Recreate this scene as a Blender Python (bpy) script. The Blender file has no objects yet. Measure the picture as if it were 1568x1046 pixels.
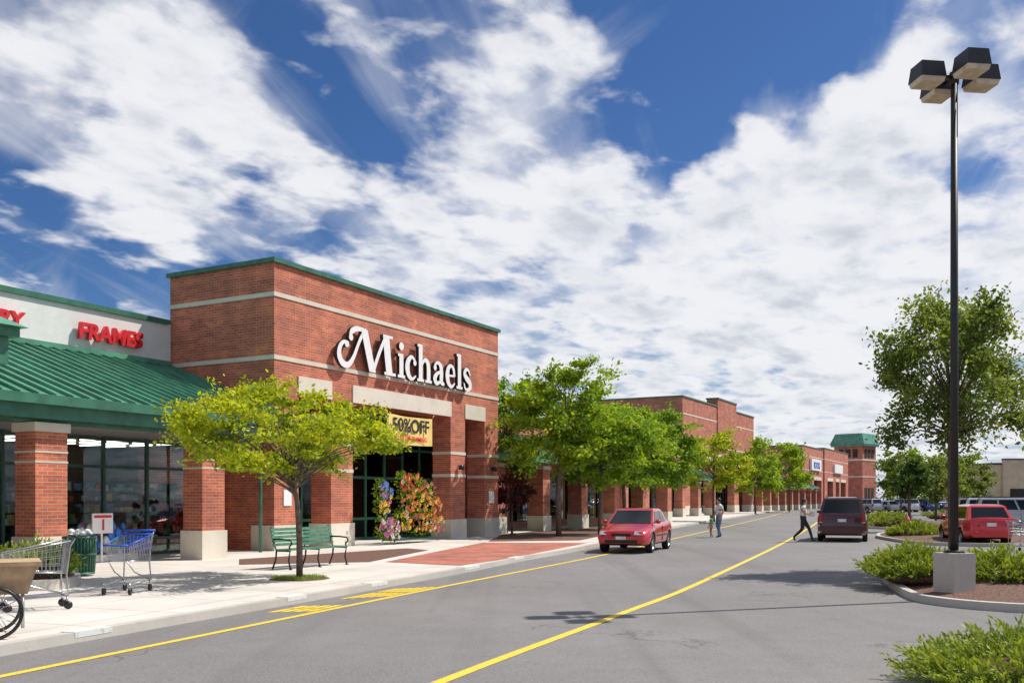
import bpy, bmesh, math, random
import numpy as np
from mathutils import Vector, Matrix, Quaternion
random.seed(7); RNG=np.random.default_rng(7)
sc=bpy.context.scene
COL=sc.collection
# ------------------------------------------------------------------ materials
def newmat(name):
    m=bpy.data.materials.new(name); m.use_nodes=True
    nt=m.node_tree; b=nt.nodes['Principled BSDF']
    return m,nt,b
def N(nt,t,**k):
    n=nt.nodes.new(t)
    for a,v in k.items():
        if a in n.inputs: n.inputs[a].default_value=v
        else: setattr(n,a,v)
    return n
def c4(c): return (c[0],c[1],c[2],1)
def mixc(nt,fac,a,b,bt='MIX'):
    n=nt.nodes.new('ShaderNodeMix'); n.data_type='RGBA'; n.blend_type=bt
    for i,x in ((0,fac),(6,a),(7,b)):
        if isinstance(x,bpy.types.NodeSocket): nt.links.new(x,n.inputs[i])
        elif i==0: n.inputs[0].default_value=x
        else: n.inputs[i].default_value=c4(x)
    return n.outputs[2]
def mth(nt,op,a,b=None,c=None,clamp=False):
    n=nt.nodes.new('ShaderNodeMath'); n.operation=op; n.use_clamp=clamp
    for i,x in enumerate((a,b,c)):
        if x is None: continue
        if isinstance(x,bpy.types.NodeSocket): nt.links.new(x,n.inputs[i])
        else: n.inputs[i].default_value=x
    return n.outputs[0]
def mrange(nt,v,a,b,c=0,d=1,interp='SMOOTHSTEP'):
    n=nt.nodes.new('ShaderNodeMapRange'); n.interpolation_type=interp
    nt.links.new(v,n.inputs[0])
    for i,x in enumerate((a,b,c,d)): n.inputs[i+1].default_value=x
    return n.outputs[0]
def noise(nt,vec,scale,detail=4,rough=.55,dist=0):
    n=nt.nodes.new('ShaderNodeTexNoise')
    n.inputs['Scale'].default_value=scale; n.inputs['Detail'].default_value=detail
    n.inputs['Roughness'].default_value=rough; n.inputs['Distortion'].default_value=dist
    if vec is not None: nt.links.new(vec,n.inputs['Vector'])
    return n.outputs['Fac']
def objco(nt): return nt.nodes.new('ShaderNodeTexCoord').outputs['Object']
def simple(name,col,rough=.6,var=.25,scale=6,metal=0,bump=0,bscale=60,coat=0):
    m,nt,b=newmat(name); co=objco(nt)
    f=mrange(nt,noise(nt,co,scale,5),.3,.7)
    lo=[x*(1-var) for x in col]; hi=[min(1,x*(1+var)) for x in col]
    nt.links.new(mixc(nt,f,lo,hi),b.inputs['Base Color'])
    b.inputs['Roughness'].default_value=rough; b.inputs['Metallic'].default_value=metal
    b.inputs['Coat Weight'].default_value=coat; b.inputs['Coat Roughness'].default_value=.05
    if bump:
        bp=nt.nodes.new('ShaderNodeBump'); bp.inputs['Strength'].default_value=bump; bp.inputs['Distance'].default_value=.02
        nt.links.new(noise(nt,co,bscale,4),bp.inputs['Height']); nt.links.new(bp.outputs[0],b.inputs['Normal'])
    return m
def brickmat(name,c1,c2,mort,flat=False,bw=.24,bh=.08,ms=.009):
    m,nt,b=newmat(name); co=objco(nt)
    sep=nt.nodes.new('ShaderNodeSeparateXYZ'); nt.links.new(co,sep.inputs[0])
    cmb=nt.nodes.new('ShaderNodeCombineXYZ')
    if flat:
        nt.links.new(sep.outputs[0],cmb.inputs[0]); nt.links.new(sep.outputs[1],cmb.inputs[1])
    else:
        nt.links.new(mth(nt,'ADD',sep.outputs[0],sep.outputs[1]),cmb.inputs[0]); nt.links.new(sep.outputs[2],cmb.inputs[1])
    br=nt.nodes.new('ShaderNodeTexBrick'); nt.links.new(cmb.outputs[0],br.inputs['Vector'])
    br.inputs['Color1'].default_value=c4(c1); br.inputs['Color2'].default_value=c4(c2); br.inputs['Mortar'].default_value=c4(mort)
    br.inputs['Scale'].default_value=1; br.inputs['Mortar Size'].default_value=ms; br.inputs['Mortar Smooth'].default_value=.3
    br.inputs['Bias'].default_value=-.1; br.inputs['Brick Width'].default_value=bw; br.inputs['Row Height'].default_value=bh
    br2=nt.nodes.new('ShaderNodeTexBrick'); nt.links.new(cmb.outputs[0],br2.inputs['Vector'])
    for a,v in (('Color1',(1.22,1.2,1.15,1)),('Color2',(.55,.55,.62,1)),('Mortar',(1,1,1,1))): br2.inputs[a].default_value=v
    br2.inputs['Scale'].default_value=1; br2.inputs['Mortar Size'].default_value=ms; br2.inputs['Bias'].default_value=.0; br2.inputs['Brick Width'].default_value=bw*3; br2.inputs['Row Height'].default_value=bh*2
    cc=mixc(nt,.5,br.outputs['Color'],mixc(nt,1.0,br.outputs['Color'],br2.outputs['Color'],'MULTIPLY'))
    big=mrange(nt,noise(nt,co,.9,5,.6),.3,.72)
    c=mixc(nt,big,(.76,.76,.78),(1.17,1.13,1.08)); c=mixc(nt,1.0,cc,c,'MULTIPLY')
    st=N(nt,'ShaderNodeMapping'); nt.links.new(co,st.inputs[0]); st.inputs['Scale'].default_value=(2.5,2.5,.15)
    s=mrange(nt,noise(nt,st.outputs[0],1.5,5,.6),.45,.8)
    c=mixc(nt,mth(nt,'MULTIPLY',s,.2),c,(.1,.05,.04))
    nt.links.new(c,b.inputs['Base Color']); b.inputs['Roughness'].default_value=.85
    bp=nt.nodes.new('ShaderNodeBump'); bp.inputs['Strength'].default_value=.4; bp.inputs['Distance'].default_value=.01; bp.invert=True
    nt.links.new(br.outputs['Fac'],bp.inputs['Height']); nt.links.new(bp.outputs[0],b.inputs['Normal'])
    return m
def asphalt(name,base):
    m,nt,b=newmat(name); co=objco(nt)
    big=mrange(nt,noise(nt,co,.12,6,.6),.3,.7); fine=noise(nt,co,45,3,.7); mid=mrange(nt,noise(nt,co,1.1,5,.65),.35,.7)
    c=mixc(nt,big,[x*.78 for x in base],[x*1.16 for x in base])
    c=mixc(nt,mth(nt,'MULTIPLY',mid,.45),c,[x*.66 for x in base])
    c=mixc(nt,mrange(nt,fine,.35,.7,0,.6),c,[x*1.85 for x in base])
    c=mixc(nt,mrange(nt,noise(nt,co,90,2,.6),.55,.7,0,.6),c,[x*.3 for x in base])
    c=mixc(nt,mrange(nt,noise(nt,co,6,5,.7),.55,.75,0,.35),c,[x*.5 for x in base])
    mp=N(nt,'ShaderNodeMapping'); mp.inputs['Rotation'].default_value=(0,0,math.radians(21)); mp.inputs['Scale'].default_value=(1,.03,1); nt.links.new(co,mp.inputs[0])
    c=mixc(nt,mrange(nt,noise(nt,mp.outputs[0],.9,4,.6),.48,.68,0,.32),c,[x*.6 for x in base])
    vo=nt.nodes.new('ShaderNodeTexVoronoi'); vo.feature='DISTANCE_TO_EDGE'; vo.inputs['Scale'].default_value=.22
    wp=nt.nodes.new('ShaderNodeVectorMath'); wp.operation='ADD'; nt.links.new(co,wp.inputs[0])
    nz=nt.nodes.new('ShaderNodeTexNoise'); nz.inputs['Scale'].default_value=.8; nz.inputs['Detail'].default_value=6; nt.links.new(co,nz.inputs['Vector'])
    sc2=nt.nodes.new('ShaderNodeVectorMath'); sc2.operation='SCALE'; sc2.inputs['Scale'].default_value=3.0
    nt.links.new(nz.outputs['Color'],sc2.inputs[0]); nt.links.new(sc2.outputs[0],wp.inputs[1]); nt.links.new(wp.outputs[0],vo.inputs['Vector'])
    cr=mrange(nt,vo.outputs['Distance'],.002,.007,1,0)
    cr=mth(nt,'MULTIPLY',cr,mrange(nt,noise(nt,co,.25,3),.46,.58,0,.6))
    c=mixc(nt,cr,c,[x*.35 for x in base])
    nt.links.new(c,b.inputs['Base Color']); b.inputs['Roughness'].default_value=.9
    bp=nt.nodes.new('ShaderNodeBump'); bp.inputs['Strength'].default_value=.35; bp.inputs['Distance'].default_value=.01
    nt.links.new(fine,bp.inputs['Height']); nt.links.new(bp.outputs[0],b.inputs['Normal'])
    return m
def concrete(name,base,joint=0,rot=0):
    m,nt,b=newmat(name); co=objco(nt)
    big=mrange(nt,noise(nt,co,.5,6,.65),.3,.7); fine=mrange(nt,noise(nt,co,25,4,.7),.3,.7)
    c=mixc(nt,big,[x*.84 for x in base],[x*1.08 for x in base]); c=mixc(nt,mth(nt,'MULTIPLY',fine,.25),c,[x*.7 for x in base])
    spot=mrange(nt,noise(nt,co,3.1,4,.7),.62,.75,0,.35); c=mixc(nt,spot,c,[x*.5 for x in base])
    if joint:
        mp=N(nt,'ShaderNodeMapping'); mp.inputs['Rotation'].default_value=(0,0,rot); nt.links.new(co,mp.inputs[0])
        br=nt.nodes.new('ShaderNodeTexBrick'); br.offset=0; nt.links.new(mp.outputs[0],br.inputs['Vector'])
        br.inputs['Scale'].default_value=1; br.inputs['Brick Width'].default_value=joint; br.inputs['Row Height'].default_value=joint
        br.inputs['Mortar Size'].default_value=.012; br.inputs['Color1'].default_value=(1,1,1,1); br.inputs['Color2'].default_value=(.9,.9,.9,1); br.inputs['Mortar'].default_value=(.5,.48,.45,1)
        c=mixc(nt,1.0,c,br.outputs['Color'],'MULTIPLY')
    nt.links.new(c,b.inputs['Base Color']); b.inputs['Roughness'].default_value=.85
    return m
def paintline(name,base):
    m,nt,b=newmat(name); co=objco(nt)
    w=mrange(nt,noise(nt,co,14,6,.75),.5,.72,0,.75); w2=mrange(nt,noise(nt,co,.6,3),.3,.7,.5,1)
    c=mixc(nt,mth(nt,'MULTIPLY',w,w2),base,(.2,.19,.17))
    nt.links.new(c,b.inputs['Base Color']); b.inputs['Roughness'].default_value=.7
    return m
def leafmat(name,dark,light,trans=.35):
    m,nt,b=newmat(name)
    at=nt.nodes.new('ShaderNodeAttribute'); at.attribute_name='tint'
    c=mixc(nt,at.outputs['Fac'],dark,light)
    nt.links.new(c,b.inputs['Base Color']); b.inputs['Roughness'].default_value=.55; b.inputs['Specular IOR Level'].default_value=.3
    tr=nt.nodes.new('ShaderNodeBsdfTranslucent'); tc=mixc(nt,1.0,c,(1.6,1.45,.5),'MULTIPLY'); nt.links.new(tc,tr.inputs[0])
    mx=nt.nodes.new('ShaderNodeMixShader'); mx.inputs[0].default_value=trans
    nt.links.new(b.outputs[0],mx.inputs[1]); nt.links.new(tr.outputs[0],mx.inputs[2])
    nt.links.new(mx.outputs[0],nt.nodes['Material Output'].inputs[0])
    return m
def glassmat(name,tint=(.8,.85,.84),ior=1.42):
    m,nt,b=newmat(name)
    t=nt.nodes.new('ShaderNodeBsdfTransparent'); t.inputs[0].default_value=c4(tint)
    g=nt.nodes.new('ShaderNodeBsdfGlossy'); g.inputs['Roughness'].default_value=.02; g.inputs[0].default_value=(.8,.85,.9,1)
    fr=nt.nodes.new('ShaderNodeFresnel'); fr.inputs[0].default_value=ior
    mx=nt.nodes.new('ShaderNodeMixShader'); nt.links.new(fr.outputs[0],mx.inputs[0]); nt.links.new(t.outputs[0],mx.inputs[1]); nt.links.new(g.outputs[0],mx.inputs[2])
    nt.links.new(mx.outputs[0],nt.nodes['Material Output'].inputs[0])
    return m
M={}
M['brick']=brickmat('brick',(.66,.175,.085),(.46,.115,.062),(.52,.36,.27))
M['brick_dk']=brickmat('brick_far',(.60,.17,.095),(.48,.135,.08),(.46,.32,.25))
M['paver']=brickmat('brick_paver',(.56,.18,.11),(.44,.13,.09),(.38,.24,.19),flat=True,bw=.2,bh=.1,ms=.008)
M['stone']=concrete('cast_stone',(.74,.68,.56))
M['green']=simple('green_metal',(.045,.16,.10),.4,.2,3)
M['greenroof']=simple('green_metal_roof',(.10,.29,.19),.32,.25,1.2)
M['greendk']=simple('dark_green_paint',(.02,.07,.05),.5,.2,4)
M['white_wall']=concrete('white_stucco',(.84,.83,.79))
M['tan_wall']=concrete('tan_stucco',(.66,.52,.35))
M['asphalt']=asphalt('asphalt_lot',(.18,.172,.168))
M['road']=asphalt('asphalt_road',(.195,.184,.177))
M['walk']=concrete('sidewalk_concrete',(.76,.70,.63),1.55,math.radians(-70))
M['kerb']=concrete('kerb_concrete',(.56,.52,.46))
M['kerbw']=paintline('kerb_white_paint',(.72,.71,.67))
M['yellow']=paintline('yellow_road_paint',(.88,.60,.05))
M['whitep']=paintline('white_road_paint',(.75,.75,.72))
M['mulch']=simple('bark_mulch',(.16,.085,.058),.95,.6,25,bump=.9,bscale=30)
M['black']=simple('black_metal',(.012,.012,.014),.4,.2)
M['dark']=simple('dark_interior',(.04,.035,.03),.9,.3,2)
M['floor']=simple('store_floor',(.25,.23,.2),.5,.2,2)
M['ceil']=simple('store_ceiling',(.22,.21,.2),.9,.1,2)
M['glass']=glassmat('store_glass')
M['chrome']=simple('steel_wire',(.5,.5,.52),.3,.1,8,metal=.9)
M['bluep']=simple('blue_plastic',(.02,.10,.5),.4,.1)
M['redsign']=simple('red_sign_letter',(.7,.02,.03),.4,.1)
M['whitesign']=simple('white_sign_face',(.88,.87,.85),.45,.04)
M['blacksign']=simple('black_sign_return',(.03,.03,.03),.5,.1)
M['bannery']=simple('yellow_banner',(.9,.68,.22),.7,.1,3)
M['bench']=simple('green_bench_slat',(.06,.2,.12),.5,.3,8)
M['bark']=simple('tree_bark',(.15,.11,.085),.95,.4,12,bump=.8,bscale=40)
M['tan']=simple('tan_canvas',(.5,.34,.2),.8,.2)
M['concrete']=concrete('lamp_base_concrete',(.56,.52,.46))
M['lens']=simple('lamp_lens',(.62,.5,.36),.3,.15,6)
M['bronze']=simple('bronze_metal',(.022,.020,.020),.5,.06)
def emis(name,c,s):
    m,nt,b=newmat(name); b.inputs['Emission Color'].default_value=c4(c); b.inputs['Emission Strength'].default_value=s; b.inputs['Base Color'].default_value=c4(c); return m
M['tube']=emis('fluorescent_tube',(1,.93,.8),4.5)
GOODS=[simple('goods',c,.6,.35,9) for c in ((.45,.06,.05),(.5,.38,.10),(.08,.2,.4),(.5,.48,.45),(.13,.3,.13),(.4,.18,.28),(.35,.2,.1))]
M['lf_yel']=leafmat('leaf_yellow_green',(.17,.27,.012),(.58,.62,.035),.42)
M['lf_grn']=leafmat('leaf_green',(.08,.19,.015),(.34,.50,.035),.4)
M['lf_grn2']=leafmat('leaf_light_green',(.11,.23,.015),(.42,.55,.04),.4)
M['lf_olive']=leafmat('leaf_olive',(.06,.11,.025),(.30,.38,.075),.4)
M['lf_dk']=leafmat('leaf_dark',(.035,.08,.015),(.13,.22,.04),.3)
M['lf_red']=leafmat('leaf_red',(.07,.015,.02),(.22,.045,.04),.3)
M['lf_jun']=leafmat('juniper_needle',(.06,.13,.02),(.42,.50,.07),.25)
# ------------------------------------------------------------------ mesh builder
class MB:
    def __init__(s): s.v=[];s.f=[];s.m=[];s.s=[]
    def add(s,vs,fs,mi=0,sm=False):
        o=len(s.v); s.v+= [tuple(p) for p in vs]
        for f in fs: s.f.append(tuple(i+o for i in f)); s.m.append(mi); s.s.append(sm)
    def box(s,x0,x1,y0,y1,z0,z1,mi=0):
        vs=[(x0,y0,z0),(x1,y0,z0),(x1,y1,z0),(x0,y1,z0),(x0,y0,z1),(x1,y0,z1),(x1,y1,z1),(x0,y1,z1)]
        s.add(vs,[(0,3,2,1),(4,5,6,7),(0,1,5,4),(1,2,6,5),(2,3,7,6),(3,0,4,7)],mi)
    def hexa(s,vs,mi=0,sm=False): s.add(vs,[(0,3,2,1),(4,5,6,7),(0,1,5,4),(1,2,6,5),(2,3,7,6),(3,0,4,7)],mi,sm)
    def tube(s,pts,rad,n=6,mi=0,sm=True,caps=True):
        pts=[Vector(p) for p in pts]
        if not hasattr(rad,'__len__'): rad=[rad]*len(pts)
        vs=[];fs=[]
        t=(pts[1]-pts[0]).normalized(); a=t.orthogonal().normalized()
        for i,p in enumerate(pts):
            t=(pts[min(i+1,len(pts)-1)]-pts[max(i-1,0)])
            if t.length<1e-9: t=Vector((0,0,1))
            t.normalize(); a=(a-t*a.dot(t))
            if a.length<1e-6: a=t.orthogonal()
            a.normalize(); b=t.cross(a)
            for k in range(n):
                th=2*math.pi*k/n; vs.append(p+(a*math.cos(th)+b*math.sin(th))*rad[i])
        for i in range(len(pts)-1):
            for k in range(n):
                fs.append((i*n+k,i*n+(k+1)%n,(i+1)*n+(k+1)%n,(i+1)*n+k))
        if caps: fs.append(tuple(range(n-1,-1,-1))); fs.append(tuple((len(pts)-1)*n+k for k in range(n)))
        s.add(vs,fs,mi,sm)
    def sphere(s,c,r,mi=0,nu=10,nv=7,sc=(1,1,1)):
        vs=[];fs=[]
        for j in range(nv+1):
            ph=math.pi*j/nv
            for i in range(nu):
                th=2*math.pi*i/nu; vs.append((c[0]+r*sc[0]*math.sin(ph)*math.cos(th),c[1]+r*sc[1]*math.sin(ph)*math.sin(th),c[2]+r*sc[2]*math.cos(ph)))
        for j in range(nv):
            for i in range(nu): fs.append((j*nu+i,(j+1)*nu+i,(j+1)*nu+(i+1)%nu,j*nu+(i+1)%nu))
        s.add(vs,fs,mi,True)
    def lathe(s,c,axis,prof,n=20,mi=0,sm=True):
        ax=Vector(axis).normalized(); a=ax.orthogonal().normalized(); b=ax.cross(a); c=Vector(c)
        vs=[];fs=[]
        for (r,h) in prof:
            for k in range(n):
                th=2*math.pi*k/n; vs.append(c+ax*h+(a*math.cos(th)+b*math.sin(th))*r)
        for i in range(len(prof)-1):
            for k in range(n): fs.append((i*n+k,i*n+(k+1)%n,(i+1)*n+(k+1)%n,(i+1)*n+k))
        s.add(vs,fs,mi,sm)
    def mesh(s,name,mats):
        me=bpy.data.meshes.new(name); me.from_pydata(s.v,[],s.f)
        for m in mats: me.materials.append(M[m] if isinstance(m,str) else m)
        me.polygons.foreach_set('material_index',s.m); me.polygons.foreach_set('use_smooth',s.s); me.update(); return me
    def obj(s,name,mats,parent=None,loc=(0,0,0),rz=0):
        o=bpy.data.objects.new(name,s.mesh(name,mats)); COL.objects.link(o)
        o.location=loc; o.rotation_euler=(0,0,rz)
        if parent: o.parent=parent
        return o
def empty(name,loc=(0,0,0),rz=0):
    o=bpy.data.objects.new(name,None); COL.objects.link(o); o.location=loc; o.rotation_euler=(0,0,rz); o.empty_display_size=.3; return o
# ------------------------------------------------------------------ camera, sun, sky
cam=bpy.data.cameras.new('camera'); co=bpy.data.objects.new('camera',cam); COL.objects.link(co); sc.camera=co
co.location=(0,0,1.7); co.rotation_euler=(math.radians(90),0,0)
cam.sensor_width=36; cam.lens=33.3; cam.shift_y=.154; cam.clip_end=6000
sd=Vector((.579,.209,.788)).normalized()
L=bpy.data.lights.new('sun','SUN'); L.energy=4.9; L.angle=math.radians(.5); L.color=(1,.95,.87)
lo=bpy.data.objects.new('sun',L); COL.objects.link(lo); lo.rotation_euler=sd.to_track_quat('Z','Y').to_euler(); lo.location=(30,10,40)
sc.view_settings.view_transform='Standard'; sc.view_settings.look='None'; sc.view_settings.exposure=0
W=bpy.data.worlds.new('World'); sc.world=W; W.use_nodes=True; nt=W.node_tree
bg=nt.nodes['Background']; bg.inputs[1].default_value=.1
sky=nt.nodes.new('ShaderNodeTexSky'); sky.sky_type='NISHITA'; sky.sun_disc=False; sky.sun_elevation=math.asin(sd.z); sky.sun_rotation=math.atan2(sd.x,sd.y); sky.air_density=1.0; sky.dust_density=.6; sky.ozone_density=2.5
tc=nt.nodes.new('ShaderNodeTexCoord').outputs['Generated']
sp=nt.nodes.new('ShaderNodeSeparateXYZ'); nt.links.new(tc,sp.inputs[0])
zz=mth(nt,'ADD',mth(nt,'MAXIMUM',sp.outputs[2],0.0),.15)
cb=nt.nodes.new('ShaderNodeCombineXYZ'); nt.links.new(mth(nt,'DIVIDE',sp.outputs[0],zz),cb.inputs[0]); nt.links.new(mth(nt,'DIVIDE',sp.outputs[1],zz),cb.inputs[1])
P=cb.outputs[0]
def mapped(rot,scl,loc=(0,0,0)):
    m=nt.nodes.new('ShaderNodeMapping'); m.vector_type='TEXTURE'; m.inputs['Rotation'].default_value=(0,0,math.radians(rot)); m.inputs['Scale'].default_value=scl; m.inputs['Location'].default_value=loc
    nt.links.new(P,m.inputs[0]); return m.outputs[0]
n_puff=noise(nt,mapped(-35,(1,1.35,1)),8.0,5,.52,.15)
n_mid=noise(nt,mapped(-35,(1,1.5,1),(3,1,0)),2.9,4,.5,.2)
n_str=noise(nt,mapped(-14,(.38,3.0,1),(1.3,0,0)),1.9,6,.55,.4)
n_str2=noise(nt,mapped(38,(.5,2.4,1),(5,2,0)),1.8,6,.55,.5)
wn=nt.nodes.new('ShaderNodeTexNoise'); wn.inputs['Scale'].default_value=8; wn.inputs['Detail'].default_value=4; nt.links.new(tc,wn.inputs['Vector'])
ws=nt.nodes.new('ShaderNodeVectorMath'); ws.operation='MULTIPLY_ADD'; nt.links.new(wn.outputs['Color'],ws.inputs[0]); ws.inputs[1].default_value=(.2,.2,.2)
wo=nt.nodes.new('ShaderNodeVectorMath'); wo.operation='SUBTRACT'; nt.links.new(tc,wo.inputs[0]); wo.inputs[1].default_value=(.10,.10,.10)
nt.links.new(wo.outputs[0],ws.inputs[2])
blobs=[(-25,21,.13,.12),(-17.4,18.5,.11,.14),(2.6,21,.13,.13),(14,16,.15,.15),(23,11.3,.2,.2),(-7.2,15,.08,.12),(5,11,.13,.12),(20.3,21,.07,.22),(-27,9,.08,.10),
 (-25,14.3,.09,-.30),(-15,12.0,.08,-.26),(10.4,26,.13,-.30),(-4,27,.10,-.05),(11.5,21.5,.05,-.22),(6.5,16.4,.045,-.20),(24,17.2,.05,-.16),(17,25.5,.09,-.18),(-28,27,.07,-.16),(-9,20,.06,-.14),(-13,25,.07,-.16)]
tot=None
for az,el,r,amp in blobs:
    a=math.radians(az);e=math.radians(el); d=(math.sin(a)*math.cos(e),math.cos(a)*math.cos(e),math.sin(e))
    dn=nt.nodes.new('ShaderNodeVectorMath'); dn.operation='DISTANCE'; nt.links.new(ws.outputs[0],dn.inputs[0]); dn.inputs[1].default_value=d
    w=mrange(nt,dn.outputs['Value'],r*1.5,r*.15,0,amp)
    tot=w if tot is None else mth(nt,'ADD',tot,w)
lowb=mrange(nt,sp.outputs[2],.24,.02,0,.09,'LINEAR')
d1=mth(nt,'ADD',mth(nt,'MULTIPLY',n_puff,1.0),mth(nt,'MULTIPLY',n_mid,.6))
base=mth(nt,'ADD',mth(nt,'ADD',d1,tot),lowb)
a1=mrange(nt,base,.745,1.0)
a1=mth(nt,'MULTIPLY',a1,.98)
wis=mth(nt,'MULTIPLY_ADD',tot,.7,n_str)
a2=mrange(nt,wis,.42,.82,0,.6); a3=mrange(nt,mth(nt,'MULTIPLY_ADD',tot,.8,n_str2),.44,.82,0,.6)
inv=mth(nt,'MULTIPLY',mth(nt,'SUBTRACT',1.0,a1),mth(nt,'MULTIPLY',mth(nt,'SUBTRACT',1.0,a2),mth(nt,'SUBTRACT',1.0,a3)))
alpha=mth(nt,'SUBTRACT',1.0,inv,clamp=True)
thick=mrange(nt,base,.92,1.2)
shade=mth(nt,'MULTIPLY',mrange(nt,noise(nt,mapped(-35,(1,1.5,1),(.03,.10,0)),5.0,5,.55,.2),.42,.66),mth(nt,'MULTIPLY_ADD',thick,.8,.2))
cloudc=mixc(nt,shade,(9.0,9.05,9.3),(6.0,6.35,7.1))
skc=mixc(nt,1.0,sky.outputs[0],(.36,.56,.84),'MULTIPLY')
alpha=mth(nt,'MULTIPLY',alpha,mrange(nt,sp.outputs[2],-.02,.0,0,.97))
nt.links.new(mixc(nt,alpha,skc,cloudc),bg.inputs[0])
# ------------------------------------------------------------------ ground, road
def sheet(name,pts,z,mat,parent=None):
    b=MB(); b.add([(x,y,z) for x,y in pts],[tuple(range(len(pts)))],0); o=b.obj(name,[mat]); 
    return o
def ribbon(b,pl,off0,off1,z0,z1=None,mi=0,side=False):
    n=len(pl); L0=[];L1=[]
    for i in range(n):
        t=Vector(pl[min(i+1,n-1)])-Vector(pl[max(i-1,0)]); t.normalize(); nn=Vector((t.y,-t.x)); p=Vector(pl[i])
        L0.append(p+nn*off0); L1.append(p+nn*off1)
    vs=[(p.x,p.y,z0) for p in L0]+[(p.x,p.y,z0) for p in L1]
    b.add(vs,[(i,n+i,n+i+1,i+1) for i in range(n-1)],mi)
    if side:
        vs=[(p.x,p.y,z0) for p in L1]+[(p.x,p.y,z1) for p in L1]
        b.add(vs,[(i,n+i,n+i+1,i+1) for i in range(n-1)],mi)
def smooth(pl,k=6):
    out=[]; P_=[Vector(p) for p in pl]
    for i in range(len(P_)-1):
        p0=P_[max(i-1,0)];p1=P_[i];p2=P_[i+1];p3=P_[min(i+2,len(P_)-1)]
        for j in range(k):
            t=j/k; out.append(.5*((2*p1)+(-p0+p2)*t+(2*p0-5*p1+4*p2-p3)*t*t+(-p0+3*p1-3*p2+p3)*t**3))
    out.append(P_[-1]); return out
g=MB(); g.add([(-3000,-60,0),(3000,-60,0),(3000,4000,0),(-3000,4000,0)],[(0,1,2,3)]); g.obj('ground',['asphalt'])
K=smooth([(-9.9,-1.5),(-5.55,10.2),(-3.4,15.7),(-2.57,17.86),(-.98,22.2),(.25,26.0),(3.05,33.8),(10.1,57.3),(24.4,98),(34,125),(68,224)])
CL=smooth([(-4.2,0),(-.75,8.6),(1.6,14),(4.52,21.07),(14.1,46.5),(32,97),(75,222)])
YL=smooth([(-8.3,0),(-4.9,9.06),(-1.3,18.5),(2.82,29),(7.9,43.5),(24.9,92),(40,137),(70,222)])
r=MB(); ribbon(r,CL,-12,5.2,.004); rd=r.obj('road',['road'])
l=MB(); ribbon(l,CL,-.065,.065,.009); ribbon(l,YL,-.06,.06,.009); l.obj('road_center_line',['yellow'])
w=MB(); n=len(K); vs=[(p[0],p[1],.12) for p in K]+[(p[0]-90,p[1]+20,.12) for p in K]
w.add(vs,[(i,i+1,n+i+1,n+i) for i in range(n-1)]); w.obj('sidewalk',['walk'])
k=MB(); ribbon(k,K,-.16,.0,.124,0,0,True)
ko=k.obj('kerb',['kerb'])
kw=MB()
def at(pl,d):
    for a_,b_ in zip(pl[:-1],pl[1:]):
        if a_[1]<=d<=b_[1]: return a_.lerp(b_,(d-a_[1])/(b_[1]-a_[1]))
for d0,d1 in ((11.2,11.75),(15.2,15.7),(17.7,18.3),(21.9,22.8),(25.5,26.2)):
    pl=[at(K,d0),at(K,(d0+d1)/2),at(K,d1)]
    ribbon(kw,pl,-.24,.004,.128,.06,0,True)
kw.obj('kerb_paint_patch',['kerbw'])
ym=MB()
for d0,d1,nb in ((14.2,15.2,4),(16.1,18.4,6)):
    for i in range(nb):
        f0=.30+.62*i/nb; f1=f0+.62/nb*.78
        for s0,s1 in ((d0+(d1-d0)*.04*i,d0+(d1-d0)*(.47)),(d0+(d1-d0)*.51,d1-(d1-d0)*.03*(nb-i))):
            A_=at(K,s0).lerp(at(YL,s0),f0);B_=at(K,s0).lerp(at(YL,s0),f1);C_=at(K,s1).lerp(at(YL,s1),f1);D_=at(K,s1).lerp(at(YL,s1),f0)
            ym.add([(q.x,q.y,.009) for q in (A_,B_,C_,D_)],[(0,1,2,3)])
ym.obj('yellow_lane_marking',['yellow'])
sheet('brick_paving',[(-3.2,23.9),(-1.25,22.6),(-.15,25.2),(1.0,28.8),(2.7,34.3),(-1.05,34.6),(-2.0,30)],.127,'paver')
sheet('mulch_bed',[(-6.6,22.9),(-3.6,23.9),(-2.6,29.5),(-3.4,30.6),(-7.2,25.0)],.125,'mulch')
sheet('mulch_bed',[(-.9,35.5),(2.6,36.5),(6.5,50),(4,56),(-.5,42)],.125,'mulch')
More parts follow.
